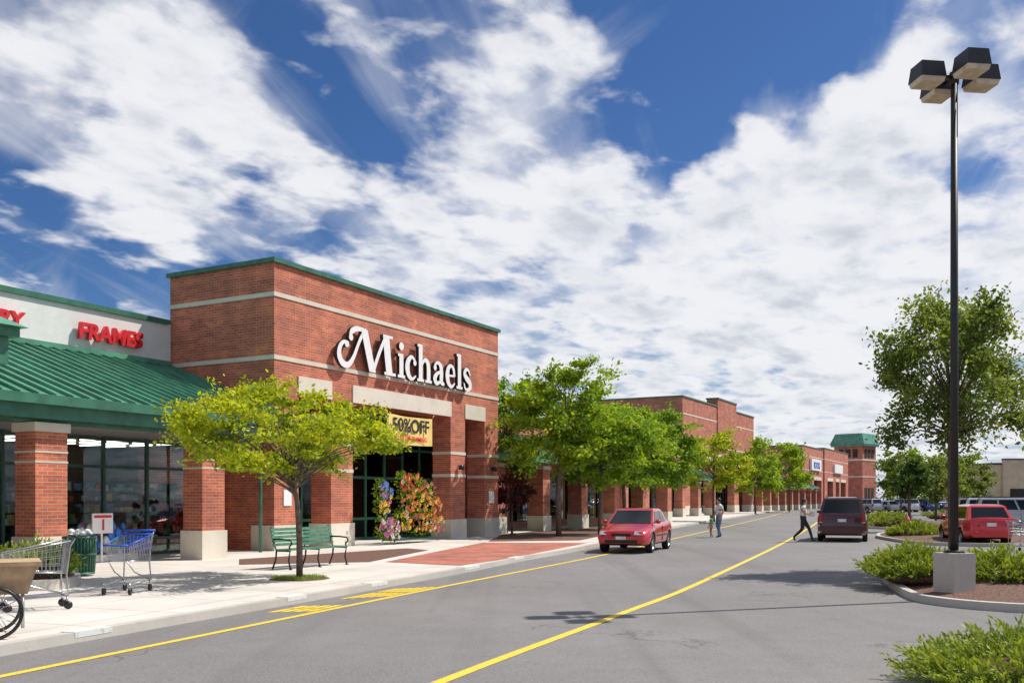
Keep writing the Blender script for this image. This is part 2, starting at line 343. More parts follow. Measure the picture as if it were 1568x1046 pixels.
# ------------------------------------------------------------------ stores
RZ=math.atan2(.879,.476); C0=(-7.28,29.0,0)
def store(name,C,Wd,H,dep,ops,zl,bands,sd_=.85,pl=.9,back=3.0,brick='brick',fardet=False,step=None,lint=.6,lowback=0):
    E=empty(name,C,RZ)
    b=MB(); b.box(0,Wd,0,dep,zl,H)
    xs=[0]; 
    for a,c in ops: xs+= [a,c]
    xs.append(Wd); piers=[(xs[i],xs[i+1]) for i in range(0,len(xs),2)]
    for a,c in piers: b.box(a,c,0,sd_,0,zl)
    b.box(0,.35,sd_,dep,0,zl); b.box(Wd-.35,Wd,sd_,dep,0,zl)
    if lowback: b.box(0,Wd,dep,dep+18,0,lowback)
    if step: b.box(step[0],step[1],-.12,1.2,zl+2,step[2])
    b.obj('brick_walls',[brick],E)
    s=MB()
    for z in bands: s.box(-.025,Wd+.025,-.025,dep,z,z+.13)
    for a,c in ops: s.box(a-.02,c+.02,-.035,.5,zl+.002,zl+lint)
    for a,c in piers:
        s.box(a-.05,c+.05,-.05,sd_+.05,.1,pl)
        if not fardet:
            s.box(a-.02,c+.02,-.02,sd_+.02,2.6,2.72); s.box(a-.02,c+.02,-.02,sd_+.02,3.5,3.62)
    s.obj('stone_trim',['stone'],E)
    c_=MB(); c_.box(-.09,Wd+.09,-.09,dep+.09,H+.002,H+.14)
    if step: c_.box(step[0]-.08,step[1]+.08,-.2,1.3,step[2]+.002,step[2]+.16)
    c_.obj('parapet_cap',['green'],E)
    i=MB()
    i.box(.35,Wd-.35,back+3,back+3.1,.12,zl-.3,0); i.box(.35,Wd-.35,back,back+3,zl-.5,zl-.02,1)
    i.box(.35,Wd-.35,back,back+3,.121,.14,2)
    for x in np.arange(.6,Wd-1,1.45):
        for h in np.arange(.15,1.9,.33):
            xx=x
            while xx<x+1.2:
                ww=random.uniform(.1,.3); i.box(xx,xx+ww*.9,back+.3,back+.6,h,h+random.uniform(.12,.28),random.choice((3,4,5,6,7))); xx+=ww
        i.box(x-.05,x+1.25,back+.65,back+.7,.14,2.2,0)
    for x in np.arange(.6,Wd-1,2.2):
        i.box(x,x+1.4,back+.6,back+.72,zl-.56,zl-.51,8); i.box(x,x+1.4,back+2,back+2.12,zl-.56,zl-.51,8)
    i.obj('store_interior',['dark','ceil','floor']+GOODS[:5]+['tube'],E)
    f=MB()
    for x in np.arange(.36,Wd-.35,1.25): f.box(x,x+.09,back-.09,back+.0,.12,zl-.03)
    for z in (.13,.9,2.5,3.7,zl-.35): f.box(.36,Wd-.36,back-.075,back-.015,z,z+.1)
    f.obj('window_frames',['green' if not fardet else 'greendk'],E)
    gl=MB(); gl.box(.36,Wd-.36,back-.045,back-.035,.14,zl-.04); gl.obj('window_glass',['glass'],E)
    return E
mich_ops=[(1.10,2.70),(3.85,10.13),(11.24,12.84)]
S1=store('brick_store',C0,14.0,8.96,4.5,mich_ops,5.0,(6.0,7.93),back=2.6,lowback=7.0)
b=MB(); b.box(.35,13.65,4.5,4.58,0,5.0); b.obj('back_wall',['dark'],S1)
t=MB()
t.box(3.87,10.11,.9,1.0,3.85,3.98); t.box(3.87,10.11,.9,1.0,4.7,4.8)
x=3.9
while x<10: 
    t.tube([(x,.95,3.95),(x+.78,.95,4.72)],.035,4); t.tube([(x+.78,.95,4.72),(x+1.56,.95,3.95)],.035,4); x+=1.56
t.box(3.87,10.11,1.0,2.5,4.0,4.03)
for a,c in ((1.12,2.68),(11.26,12.82)):
    t.box(a,c,.9,1.0,3.9,4.0); t.box((a+c)/2-.04,(a+c)/2+.04,.9,1,4.0,5)
t.obj('entrance_truss',['green'],S1)
wl=MB()
for px in (10.7,13.4):
    wl.lathe((px,-.16,2.95),(0,0,1),[(.0,.14),(.09,.13),(.13,-.02),(.12,-.05),(0,-.05)],12); wl.tube([(px,0,3.05),(px,-.16,3.08)],.02,6)
wl.obj('wall_lantern',['black'],S1)
nb=MB(); nb.box(1.85,2.25,2.45,2.48,1.4,2.0)
nb.box(13.2,13.6,-.03,-.005,1.55,2.05); nb.box(.4,.75,-.03,-.005,1.5,2.0); nb.obj('wall_notice',['whitesign'],S1)
def cat(pts,wd,k=6):
    out=[];ow=[]
    if len(pts)<3:
        return [Vector(p) for p in pts],list(wd)
    P_=[Vector(p) for p in pts]
    for i in range(len(P_)-1):
        p0=P_[max(i-1,0)];p1=P_[i];p2=P_[i+1];p3=P_[min(i+2,len(P_)-1)]
        for j in range(k):
            t_=j/k; out.append(.5*((2*p1)+(-p0+p2)*t_+(2*p0-5*p1+4*p2-p3)*t_*t_+(-p0+3*p1-3*p2+p3)*t_**3)); ow.append(wd[i]*(1-t_)+wd[i+1]*t_)
    out.append(P_[-1]); ow.append(wd[-1]); return out,ow
sg=MB(); dep_i=[0]
def stroke(pts,wd,hv=False):
    if not hasattr(wd,'__len__'): wd=[wd]*len(pts)
    p,w_=cat(pts,wd); n=len(p); dep_i[0]+=1; fy=-.24-.0012*dep_i[0]; by=-.11
    A=[];B=[]
    for i in range(n):
        t_=(p[min(i+1,n-1)]-p[max(i-1,0)]).normalized(); nn=Vector((-t_.y,t_.x))
        if hv: nn=Vector((1,0)) if abs(p[-1].y-p[0].y)>abs(p[-1].x-p[0].x)*.4 else Vector((0,1))
        A.append(p[i]+nn*w_[i]/2); B.append(p[i]-nn*w_[i]/2)
    loop=A+B[::-1]; m=len(loop)
    F=[(q.x,fy,q.y) for q in A]+[(q.x,fy,q.y) for q in B]
    sg.add(F,[(i,i+1,n+i+1,n+i) for i in range(n-1)],0)
    S_=[(q.x,fy,q.y) for q in loop]+[(q.x,by,q.y) for q in loop]
    sg.add(S_,[(i,(i+1)%m,m+(i+1)%m,m+i) for i in range(m)],1)
def dot(x,y,r_):
    dep_i[0]+=1; fy=-.24-.0012*dep_i[0]; m=16
    F=[(x+r_*math.cos(2*math.pi*i/m),fy,y+r_*math.sin(2*math.pi*i/m)) for i in range(m)]
    sg.add(F,[tuple(range(m))],0); sg.add(F+[(a_,-.11,c_2) for a_,_,c_2 in F],[(i,(i+1)%m,m+(i+1)%m,m+i) for i in range(m)],1)
stroke([(.50,.80),(.3,.80),(.12,.62),(.08,.35),(.25,.12),(.55,.10),(.82,.38),(1.05,.8),(1.28,1.16),(1.5,1.36)],[.1,.12,.17,.22,.22,.19,.15,.13,.13,.14]); dot(.47,.76,.11)
stroke([(.62,1.0),(.72,1.2),(.98,1.32),(1.4,1.34)],[.08,.18,.18,.1]); dot(.68,1.0,.11)
stroke([(1.38,1.36),(1.6,.7),(1.84,.0)],.36,True)
stroke([(1.85,.0),(2.2,.68),(2.62,1.36)],.17,True)
stroke([(2.60,1.36),(2.68,.7),(2.80,.02)],.36,True)
stroke([(2.5,.05),(3.16,.05)],.1); stroke([(2.42,1.31),(2.98,1.31)],.1)
stroke([(3.5,.84),(3.5,0)],.24); stroke([(3.28,.05),(3.72,.05)],.1); stroke([(3.3,.79),(3.6,.79)],.1); dot(3.5,1.1,.14)
stroke([(4.36,.66),(4.15,.82),(3.93,.66),(3.86,.42),(3.94,.16),(4.15,.03),(4.40,.17)],[.1,.11,.22,.27,.22,.12,.06]); dot(4.33,.62,.1)
stroke([(4.7,1.34),(4.7,0)],.24); stroke([(4.48,.05),(4.92,.05)],.1); stroke([(4.5,1.29),(4.78,1.29)],.1)
stroke([(4.76,.58),(4.94,.8),(5.14,.74),(5.21,.5),(5.21,0)],[.08,.13,.21,.24,.24]); stroke([(5.0,.05),(5.42,.05)],.1)
stroke([(5.62,.66),(5.68,.76),(5.86,.82),(6.04,.7),(6.08,.45),(6.08,.14),(6.28,.05)],[.08,.1,.12,.21,.24,.22,.1]); dot(5.65,.62,.1)
stroke([(6.05,.5),(5.8,.42),(5.63,.22),(5.76,.05),(6.05,.16)],[.08,.14,.24,.16,.08])
stroke([(6.5,.43),(7.0,.45)],.08)
stroke([(6.98,.43),(6.93,.70),(6.75,.82),(6.56,.70),(6.49,.42),(6.57,.15),(6.79,.03),(7.02,.18)],[.15,.15,.11,.2,.27,.21,.13,.06])
stroke([(7.36,1.34),(7.36,0)],.24); stroke([(7.14,.05),(7.58,.05)],.1); stroke([(7.16,1.29),(7.44,1.29)],.1)
stroke([(8.16,.60),(8.02,.79),(7.84,.80),(7.74,.63),(7.9,.46),(8.12,.32),(8.16,.14),(7.98,.03),(7.79,.06),(7.70,.26)],[.07,.1,.14,.2,.24,.24,.2,.13,.1,.07])
SG=empty('store_sign',C0,RZ); so=sg.obj('letters',['whitesign','blacksign'],SG); so.location=(2.75,0,6.12); so.scale=(1.035,1,1.04)
def text(body,size,mat,parent,loc,rot=(math.pi/2,0,0),ext=.03,off=.0,align='LEFT',shear=0,name='letters'):
    cu=bpy.data.curves.new(name,'FONT'); cu.body=body; cu.size=size; cu.extrude=ext; cu.offset=off; cu.align_x=align; cu.shear=shear
    o=bpy.data.objects.new(name+'_tmp',cu); COL.objects.link(o); bpy.context.view_layer.update()
    me=bpy.data.meshes.new_from_object(o.evaluated_get(bpy.context.evaluated_depsgraph_get())); bpy.data.objects.remove(o)
    me.materials.clear(); me.materials.append(M[mat] if isinstance(mat,str) else mat)
    o=bpy.data.objects.new(name,me); COL.objects.link(o); o.location=loc; o.rotation_euler=rot
    if parent: o.parent=parent
    return o
BN=empty('sale_banner',C0,RZ); b=MB()
nx=14; vs=[]; 
for j in range(2):
    for i in range(nx+1): vs.append((5.75+2.95*i/nx,-.06-.03*math.sin(i*.9),(3.75,4.80)[j]-.04*math.sin(math.pi*i/nx)))
b.add(vs,[(i,i+1,nx+2+i,nx+1+i) for i in range(nx)],0,True)
b.tube([(5.75,-.06,4.80),(5.5,.0,5.0)],.01,4); b.tube([(8.7,-.06,4.80),(8.95,.0,5.0)],.01,4)
b.obj('banner_cloth',['bannery'],BN)
text('50%OFF',.70,'blacksign',BN,(7.22,-.11,4.19),ext=.004,off=.012,align='CENTER'); text('CUSTOM FRAMING',.24,'redsign',BN,(7.22,-.11,3.87),ext=.004,off=.004,align='CENTER')
# ------------------------------------------------------------------ left shop with green roof arcade
E=empty('arcade_shop',C0,RZ)
b=MB(); b.box(-26,-.02,4.46,20,3.4,7.4,0); b.obj('parapet_wall',['white_wall'],E)
b=MB(); b.box(-26,-.1,4.38,20,7.402,7.56,0); 
b.obj('parapet_cap',['green'],E)
def rz_(v): return 3.93+(v+1.6)*(6.06-3.93)/6.06
b=MB()
poly=[(-26,-1.6),(-1.2,-1.6),(-.01,0),(-.01,4.44),(-26,4.44)]
b.add([(x,y,rz_(y)) for x,y in poly]+[(x,y,rz_(y)-.1) for x,y in poly],[(0,1,2,3,4),(9,8,7,6,5)]+[(i,i+5,(i+1)%5+5,(i+1)%5) for i in range(5)])
for x in np.arange(-25.8,-.1,.42):
    v0=-1.6 if x<-1.25 else -1.6+(x+1.2)*1.34
    if v0>4: continue
    b.hexa([(x,v0,rz_(v0)-.01),(x+.03,v0,rz_(v0)-.01),(x+.03,4.42,rz_(4.42)-.01),(x,4.42,rz_(4.42)-.01),(x,v0,rz_(v0)+.075),(x+.03,v0,rz_(v0)+.075),(x+.03,4.42,rz_(4.42)+.075),(x,4.42,rz_(4.42)+.075)])
b.box(-26,-.1,4.34,4.45,6.05,6.2)
b.obj('metal_roof',['greenroof'],E)
b=MB(); b.box(-26,-1.2,-1.78,-1.6,3.74,3.95); b.box(-26,-1.1,-1.59,-1.45,3.45,3.80); b.box(-26,-1.1,-1.3,-.8,3.40,3.72); b.box(-1.4,-1.1,-1.3,.6,3.4,3.72)
b.tube([(-.7,-.1,3.9),(-.7,-.1,.12)],.05,8)
b.obj('eave_gutter',['green'],E)
b=MB(); s=MB()
for u in (-4.16,-8.9,-13.65,-18.4):
    b.box(u,u+.78,-1.35,-.65,.86,3.18); s.box(u-.05,u+.83,-1.40,-.60,.1,.88); s.box(u-.05,u+.83,-1.40,-.60,3.182,3.38)
    for z in (2.5,2.72): s.box(u-.012,u+.792,-1.362,-.638,z,z+.04)
b.box(-.9,-.02,2.0,2.5,.12,3.4)
b.obj('brick_columns',['brick'],E); s.obj('column_stone',['stone'],E)
b=MB()
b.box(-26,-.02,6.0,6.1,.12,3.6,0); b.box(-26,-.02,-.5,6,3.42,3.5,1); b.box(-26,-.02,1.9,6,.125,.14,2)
for x in np.arange(-25,-1,1.3):
    for yy,hm in ((2.05,1.6),(3.4,2.2)):
        b.box(x,x+1.1,yy+.3,yy+.33,.14,hm,0)
        for h in np.arange(.15,hm-.1,.3):
            xx=x
            while xx<x+1.0:
                ww=random.uniform(.05,.22); b.box(xx,xx+ww*.9,yy+random.uniform(0,.1),yy+.28,h,h+random.uniform(.08,.27),random.choice((3,4,5,6,7,8,9,0,0,0))); xx+=ww
for x in np.arange(-25,-1,.9):
    for yy in (2.4,3.6,4.8): b.box(x,x+.1,yy,yy+.9,3.36,3.40,10)
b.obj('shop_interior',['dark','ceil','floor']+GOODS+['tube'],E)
f=MB()
for x in np.arange(-25,-.9,1.45): f.box(x,x+.08,1.8,1.9,.12,3.41)
for z in (.13,.55,2.55,3.3): f.box(-26,-.9,1.815,1.885,z,z+.08)
f.obj('window_frames',['greendk'],E)
gl=MB(); gl.box(-26,-.9,1.845,1.855,.14,3.4); gl.obj('window_glass',['glass'],E)
b=MB(); b.box(-14,-9.95,-2.0,1.0,4.45,5.0,0); b.box(-14.2,-9.8,-2.15,1.1,5.002,5.2,0)
b.add([(-14.3,-2.3,5.202),(-9.7,-2.3,5.202),(-9.7,1.2,5.202),(-14.3,1.2,5.202),(-12.2,-1.2,6.1),(-12.2,.4,6.1)],[(0,1,4),(1,2,5,4),(2,3,5),(3,0,4,5),(3,2,1,0)],1)
b.obj('porch_gable',['green','greenroof'],E)
FS=empty('store_sign',C0,RZ); text('FRAMES',.66,'redsign',FS,(-3.62,4.30,6.46),ext=.06,off=.022,shear=.12)
t2=text('GALLERY',.60,'redsign',FS,(-5.38,4.30,6.45),ext=.06,off=.022,align='RIGHT',shear=.12)
b=MB()
cols=[simple('goods_bright',c,.5,.15) for c in ((.05,.2,.65),(.7,.1,.1),(.75,.75,.72),(.7,.55,.1),(.1,.4,.15),(.35,.1,.4))]
for u0 in (-7.0,-6.5,-6.0,-5.5):
    for kx in range(26):
        x=u0+random.uniform(0,.5); z=.14+random.uniform(0,.8); r_=random.uniform(.05,.12)
        b.sphere((x,.6-random.uniform(0,.3),z+r_),r_,random.choice((0,0,0,1,2,2,3,4,5)),7,5,(1,.7,1.3))
for kx in range(30):
    x=-2.6+random.uniform(0,.9); z=.14+random.uniform(0,1.5); r_=random.uniform(.05,.11); b.sphere((x,.6,z+r_),r_,random.choice((0,1,2,3,4,5)),7,5)
b.box(-7.05,-4.9,.2,.8,.13,.3,2)
b.obj('toy_bags',cols,E)
b=MB(); b.box(-6.35,-5.75,.1,.13,.85,1.35,0); b.box(-3.0,-2.5,.1,.13,.85,1.3,0); b.box(-6.07,-6.02,.085,.099,.93,1.2,1); b.box(-6.3,-5.8,.085,.099,1.24,1.3,1); b.box(-2.95,-2.55,.085,.099,1.2,1.26,1)
b.box(-6.07,-6.03,.13,.16,.13,.9,0); b.box(-2.77,-2.73,.13,.16,.13,.9,0)
b.obj('price_sign',['whitesign','redsign'],E)
# ------------------------------------------------------------------ linking arcade and far stores
def wing(C,Wd,vf,H=4.8):
    E=empty('arcade_wing',C,RZ); b=MB(); b.box(0,Wd,vf+4,vf+20,0,H+1.6); 
    s=MB()
    u=1.5
    while u<Wd: b.box(u,u+.8,vf,vf+.8,.86,3.2); s.box(u-.05,u+.85,vf-.05,vf+.85,.1,.88); s.box(u-.05,u+.85,vf-.05,vf+.85,3.2,3.38); u+=4.7
    b.obj('brick_walls',['brick_dk'],E); s.obj('column_stone',['stone'],E)
    r=MB(); r.add([(0,vf-.4,3.75),(Wd,vf-.4,3.75),(Wd,vf+4.2,H+.6),(0,vf+4.2,H+.6)],[(0,1,2,3)]); r.box(0,Wd,vf-.42,vf-.3,3.5,3.78); r.box(0,Wd,vf+3.9,vf+20,H+1.602,H+1.75)
    for x in np.arange(.2,Wd,.45): r.tube([(x,vf-.4,3.78),(x,vf+4,H+.6)],.025,4)
    r.obj('metal_roof',['greenroof'],E)
    d=MB()
    for x in np.arange(.5,Wd-2,2.4): d.box(x,x+2,vf+3.9,vf+3.98,.5,3.2)
    d.obj('windows',['glass'],E)
    d=MB()
    for x in np.arange(.45,Wd-2,2.4): d.box(x,x+2.1,vf+3.985,vf+3.995,.45,3.25)
    d.obj('window_frames',['greendk'],E)
def loc(u,v): return (C0[0]+u*.476-v*.879, C0[1]+u*.879+v*.476,0)
wing(loc(14.2,0),26,1.0); wing(loc(40.3,0),32.5,7.0)
S2=store('brick_store',(17.75,98.6,0),29.4,12.4,16,[(4,10),(12,20),(22,27)],6.0,(7.6,10.6),brick='brick_dk',fardet=True,step=(12.5,20.5,13.3),pl=1.0,lint=.9)
S3=store('brick_store',(49.7,162,0),20,10.9,30,[(3,8),(10,17)],5.2,(6.8,9.2),brick='brick_dk',fardet=True)
S4=store('brick_store',(58.9,178.5,0),27,11.3,30,[(3,9),(12,16),(18,24)],5.2,(6.8,9.2),brick='brick_dk',fardet=True)
wing((33.0,126.5,0),40,0.0)
q=empty('store_sign',(49.7,162,0),RZ); b=MB(); b.box(6,15,-.4,-.05,6.9,8.9,0); b.obj('sign_panel',['whitesign'],q); text('BOOKS',1.7,'bluep',q,(10.5,-.42,7.25),ext=.03,align='CENTER')
q=empty('store_sign',(58.9,178.5,0),RZ); b=MB(); b.box(9,18,-.4,-.05,6.9,8.6,0); b.obj('sign_panel',['whitesign'],q)
TW=empty('brick_tower',(84,232,0),RZ-.3); b=MB(); b.box(-3.6,3.6,-3.6,3.6,0,14.5); b.obj('brick_walls',['brick_dk'],TW)
b=MB(); b.box(-3.7,3.7,-3.7,3.7,11.0,11.4); b.box(-3.65,3.65,-3.65,3.65,7,7.3); b.obj('stone_trim',['stone'],TW)
b=MB(); b.box(-4.2,4.2,-4.2,4.2,14.5,15.0); b.add([(-4.4,-4.4,15.0),(4.4,-4.4,15),(4.4,4.4,15),(-4.4,4.4,15),(-3.4,-3.4,17.6),(3.4,-3.4,17.6),(3.4,3.4,17.6),(-3.4,3.4,17.6)],[(0,1,5,4),(1,2,6,5),(2,3,7,6),(3,0,4,7),(4,5,6,7)]); b.obj('green_roof',['greenroof'],TW)
b=MB(); 
for x in (-2.4,-.6,1.2): b.box(x,x+1.2,-3.72,-3.62,11.8,13.8); b.box(-3.72,-3.62,x,x+1.2,11.8,13.8); b.box(x,x+1.2,-3.7,-3.62,1,4.5)
b.obj('windows',['dark'],TW)
TB=empty('tan_store',(103,205,0),0); b=MB(); b.box(0,60,0,30,0,9.2); b.box(3,14,-.6,0,0,10.2); b.obj('walls',['tan_wall'],TB)
b=MB(); b.box(-.1,60.1,-.1,30,9.202,9.6); b.box(2.9,14.1,-.7,-.0,10.202,10.5); b.obj('parapet_cap',['bronze'],TB)
b=MB(); b.box(4.5,12.5,-.7,-.61,.2,4); b.box(16,56,-.1,-.01,1,3.6); b.obj('windows',['dark'],TB)
# ------------------------------------------------------------------ vegetation
def leafquads(cen,size,up=.35,asp=.55,rng=RNG):
    n=len(cen); d=rng.normal(size=(n,3)); d/=np.linalg.norm(d,axis=1,keepdims=True)
    nm=rng.normal(size=(n,3)); nm[:,2]+=up*2; nm/=np.linalg.norm(nm,axis=1,keepdims=True)
    a=np.cross(nm,d); a/=np.linalg.norm(a,axis=1,keepdims=True)+1e-9; b=np.cross(nm,a)
    s=(size*rng.uniform(.6,1.4,n))[:,None]
    return np.stack([cen+a*s,cen+b*s*asp,cen-a*s,cen-b*s*asp],axis=1).reshape(-1,3)
def finish(name,b,lv,tint,mats,loc,rz=0):
    nb=len(b.v); nl=len(lv)//4
    me=bpy.data.meshes.new(name)
    allv=np.concatenate([np.array(b.v).reshape(-1,3),lv]) if nb else lv
    lf=(np.arange(nl*4)+nb)
    loops=np.concatenate([np.array([i for f in b.f for i in f],dtype=np.int64),lf]); 
    ls=[len(f) for f in b.f]+[4]*nl; st=np.concatenate([[0],np.cumsum(ls)[:-1]])
    me.vertices.add(len(allv)); me.vertices.foreach_set('co',allv.ravel())
    me.loops.add(len(loops)); me.loops.foreach_set('vertex_index',loops.astype(np.int32))
    me.polygons.add(len(ls)); me.polygons.foreach_set('loop_start',st.astype(np.int32))
    for m in mats: me.materials.append(M[m])
    me.polygons.foreach_set('material_index',np.array([0]*len(b.f)+[1]*nl,dtype=np.int32))
    me.polygons.foreach_set('use_smooth',np.array([True]*len(b.f)+[False]*nl))
    at=me.attributes.new('tint','FLOAT','POINT'); at.data.foreach_set('value',np.concatenate([np.zeros(nb),np.repeat(tint,4)]).astype(np.float32))
    me.update(calc_edges=True); me.validate()
    o=bpy.data.objects.new(name,me); COL.objects.link(o); o.location=loc; o.rotation_euler=(0,0,rz); return o
def tree(name,loc,h,R,z0,tr,ncl,nleaf,leaf,lmat,seed,cs=.38,flat=.6,lean=(0,0),top=1.0,split=None,lobe=(.72,1.15)):
    rg=np.random.default_rng(seed); rd=random.Random(seed); b=MB()
    zc=(z0+h)/2; rzv=(h-z0)/2; lob=[rd.uniform(*lobe) for _ in range(9)]; lob2=[rd.uniform(.8,1.12) for _ in range(7)]
    cl=[]
    while len(cl)<ncl:
        p=rg.normal(size=3); p/=np.linalg.norm(p); p*=rg.uniform(.2,1)**.45
        az=math.atan2(p[1],p[0])/(2*math.pi)*9; l_=lob[int(az)%9]*(1-(az%1))+lob[(int(az)+1)%9]*(az%1)
        taper=(1-.28*top*max(0,p[2]))*lob2[int((p[2]+1)*3.2+az)%7]; q=np.array([p[0]*R*l_*taper+lean[0]*(p[2]+1)/2,p[1]*R*l_*taper+lean[1]*(p[2]+1)/2,zc+p[2]*rzv*rd.uniform(.8,1.06)])
        cl.append(q)
    ft=split or (z0+.15*(h-z0)); tt=z0+.62*(h-z0)
    tp=[Vector((0,0,-.05)),Vector((rd.uniform(-.04,.04),rd.uniform(-.04,.04),ft*.5)),Vector((rd.uniform(-.08,.08),0,ft)),Vector((lean[0]*.3,lean[1]*.3,(ft+tt)/2)),Vector((lean[0]*.5,lean[1]*.5,tt))]
    b.tube([(0,0,-.03)]+[tuple(p) for p in tp],[tr*1.5,tr*1.15,tr,tr*.85,tr*.5,tr*.2],8)
    C=[];T=[]; per=nleaf//ncl
    for q in cl:
        q=Vector(q); f=min(.95,max(.0,(q.z-z0)/(h-z0)*.8*rd.uniform(.5,1))); 
        s0=tp[2].lerp(tp[4],f) ; mid=s0.lerp(q,.5)+Vector((rd.uniform(-.1,.1),rd.uniform(-.1,.1),rd.uniform(-.02,.16)*R))
        r0=tr*.38*(1-.5*f); b.tube([s0,s0.lerp(mid,.5)+Vector((0,0,-.02)),mid,mid.lerp(q,.6),q],[r0,r0*.75,r0*.5,r0*.3,.006],5,caps=False)
        outd=(q-mid).normalized() if (q-mid).length>1e-3 else Vector((0,0,1)); ct=rd.uniform(-.28,.28)+.15*(q.z-zc)/rzv
        m=int(per*rd.uniform(.5,1.5)); nt_=6; sg_=cs*rd.uniform(.75,1.3)
        for ti in range(nt_):
            dv=Vector(rg.normal(size=3)); dv.z*=flat; dv=(dv.normalized()+outd*.5); dv.z*=flat; ln=sg_*rd.uniform(.8,1.9); e_=q+dv.normalized()*ln
            b.tube([q,q.lerp(e_,.5)+Vector((0,0,.04*ln)),e_],[.008+.0006*h,.006,.003],3,caps=False)
            mm=m//nt_; t_=rg.uniform(0,1,mm)[:,None]; base_=np.array(q)*(1-t_)+np.array(e_)*t_
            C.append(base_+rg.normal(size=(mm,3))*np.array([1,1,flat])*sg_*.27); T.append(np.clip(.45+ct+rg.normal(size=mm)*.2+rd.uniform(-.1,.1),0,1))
    C=np.concatenate(C); T=np.concatenate(T)
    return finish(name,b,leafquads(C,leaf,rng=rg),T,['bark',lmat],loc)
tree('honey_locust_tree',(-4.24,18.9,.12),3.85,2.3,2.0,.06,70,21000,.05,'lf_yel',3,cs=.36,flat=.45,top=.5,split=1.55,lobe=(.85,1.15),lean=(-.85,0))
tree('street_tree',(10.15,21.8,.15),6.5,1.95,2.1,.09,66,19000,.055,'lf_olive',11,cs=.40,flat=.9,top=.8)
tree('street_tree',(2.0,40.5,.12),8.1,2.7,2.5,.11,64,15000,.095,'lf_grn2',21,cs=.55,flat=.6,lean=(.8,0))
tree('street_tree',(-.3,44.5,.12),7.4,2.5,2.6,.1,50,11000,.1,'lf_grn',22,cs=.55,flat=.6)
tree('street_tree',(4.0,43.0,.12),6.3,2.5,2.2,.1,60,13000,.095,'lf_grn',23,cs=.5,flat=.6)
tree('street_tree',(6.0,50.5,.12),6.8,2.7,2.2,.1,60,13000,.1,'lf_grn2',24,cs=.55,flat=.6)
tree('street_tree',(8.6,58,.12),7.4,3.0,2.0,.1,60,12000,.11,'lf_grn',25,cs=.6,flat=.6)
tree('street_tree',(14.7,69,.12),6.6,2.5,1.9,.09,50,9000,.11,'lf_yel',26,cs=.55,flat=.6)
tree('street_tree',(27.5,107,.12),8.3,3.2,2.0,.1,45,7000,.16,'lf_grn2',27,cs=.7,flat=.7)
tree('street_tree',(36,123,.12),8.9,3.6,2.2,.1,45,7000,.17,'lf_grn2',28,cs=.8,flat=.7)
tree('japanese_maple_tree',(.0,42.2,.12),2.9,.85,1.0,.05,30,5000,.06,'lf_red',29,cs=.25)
for i,(x,y,h,R,mt) in enumerate(((38.2,93,6.8,2.6,'lf_olive'),(34,76,5.4,2.2,'lf_olive'),(54,128,8.5,3.6,'lf_grn'),(48,104,7.0,3,'lf_olive'),(75,165,9,4,'lf_grn'),(68,140,8,4,'lf_olive'),(20.6,49,3.9,1.2,'lf_dk'))):
    tree('parking_lot_tree',(x,y,0),h,R,1.6,.09,40,5500,.05+y*.001,mt,40+i,cs=.2*R,flat=.7)
C=[];T=[]
for i in range(260):
    x=RNG.uniform(60,330); hh=4.5+3*math.sin(x*.13)+RNG.uniform(0,3); c=np.array([x,300+RNG.uniform(-10,10),hh*RNG.uniform(.2,1)])
    C.append(c+RNG.normal(size=(60,3))*1.4); T.append(np.clip(RNG.uniform(.1,.8)+RNG.normal(size=60)*.15,0,1))
finish('distant_trees',MB(),leafquads(np.concatenate(C),.55),np.concatenate(T),['bark','lf_dk'],(0,0,0))
def juniper(name,loc,rx,ry,h,ns,seed,bl=.07,per=18,lmat='lf_jun',slen=.35):
    rg=np.random.default_rng(seed); b=MB(); A=[];D=[];T=[]
    for i in range(ns):
        th=rg.uniform(0,2*math.pi); rr=math.sqrt(rg.uniform(0,1)); px=rr*rx*math.cos(th); py=rr*ry*math.sin(th)
        top=h*(1-rr**2.2*.75)*(.7+.45*math.sin(px*3.1+seed)*math.cos(py*2.7)**2+.1)
        z=top*rg.uniform(.25,.8)
        d=np.array([px/rx*1.0+rg.normal()*.35,py/ry*1.0+rg.normal()*.35,rg.uniform(.3,1.1)]); d/=np.linalg.norm(d)
        ln=slen*rg.uniform(.6,1.3)
        tb=rg.uniform(.0,.4)
        for k_ in range(per):
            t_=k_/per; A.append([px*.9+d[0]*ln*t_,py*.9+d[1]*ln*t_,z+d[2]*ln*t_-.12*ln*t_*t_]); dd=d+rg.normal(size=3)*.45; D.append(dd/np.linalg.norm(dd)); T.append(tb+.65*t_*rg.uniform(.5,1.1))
    A=np.array(A);D=np.array(D); n_=len(A); nn=rg.normal(size=(n_,3)); s_=np.cross(D,nn); s_/=np.linalg.norm(s_,axis=1,keepdims=True)
    l_=bl*rg.uniform(.7,1.3,n_)[:,None]; lv=np.stack([A,A+D*l_*.45+s_*l_*.16,A+D*l_,A+D*l_*.45-s_*l_*.16],axis=1).reshape(-1,3)
    b.sphere((0,0,h*.15),1,0,14,8,(rx*.8,ry*.8,h*.4))
    return finish(name,b,lv,np.clip(np.array(T),0,1),['mulch',lmat],loc)
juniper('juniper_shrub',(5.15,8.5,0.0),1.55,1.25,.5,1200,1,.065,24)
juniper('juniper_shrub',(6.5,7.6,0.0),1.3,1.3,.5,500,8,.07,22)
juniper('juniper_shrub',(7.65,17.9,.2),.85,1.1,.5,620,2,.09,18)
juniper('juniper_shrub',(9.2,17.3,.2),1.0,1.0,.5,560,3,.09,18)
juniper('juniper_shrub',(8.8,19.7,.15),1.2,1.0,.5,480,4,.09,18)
juniper('planter_shrub',(-10.2,19.2,.2),1.1,.9,.85,460,5,.08,16)
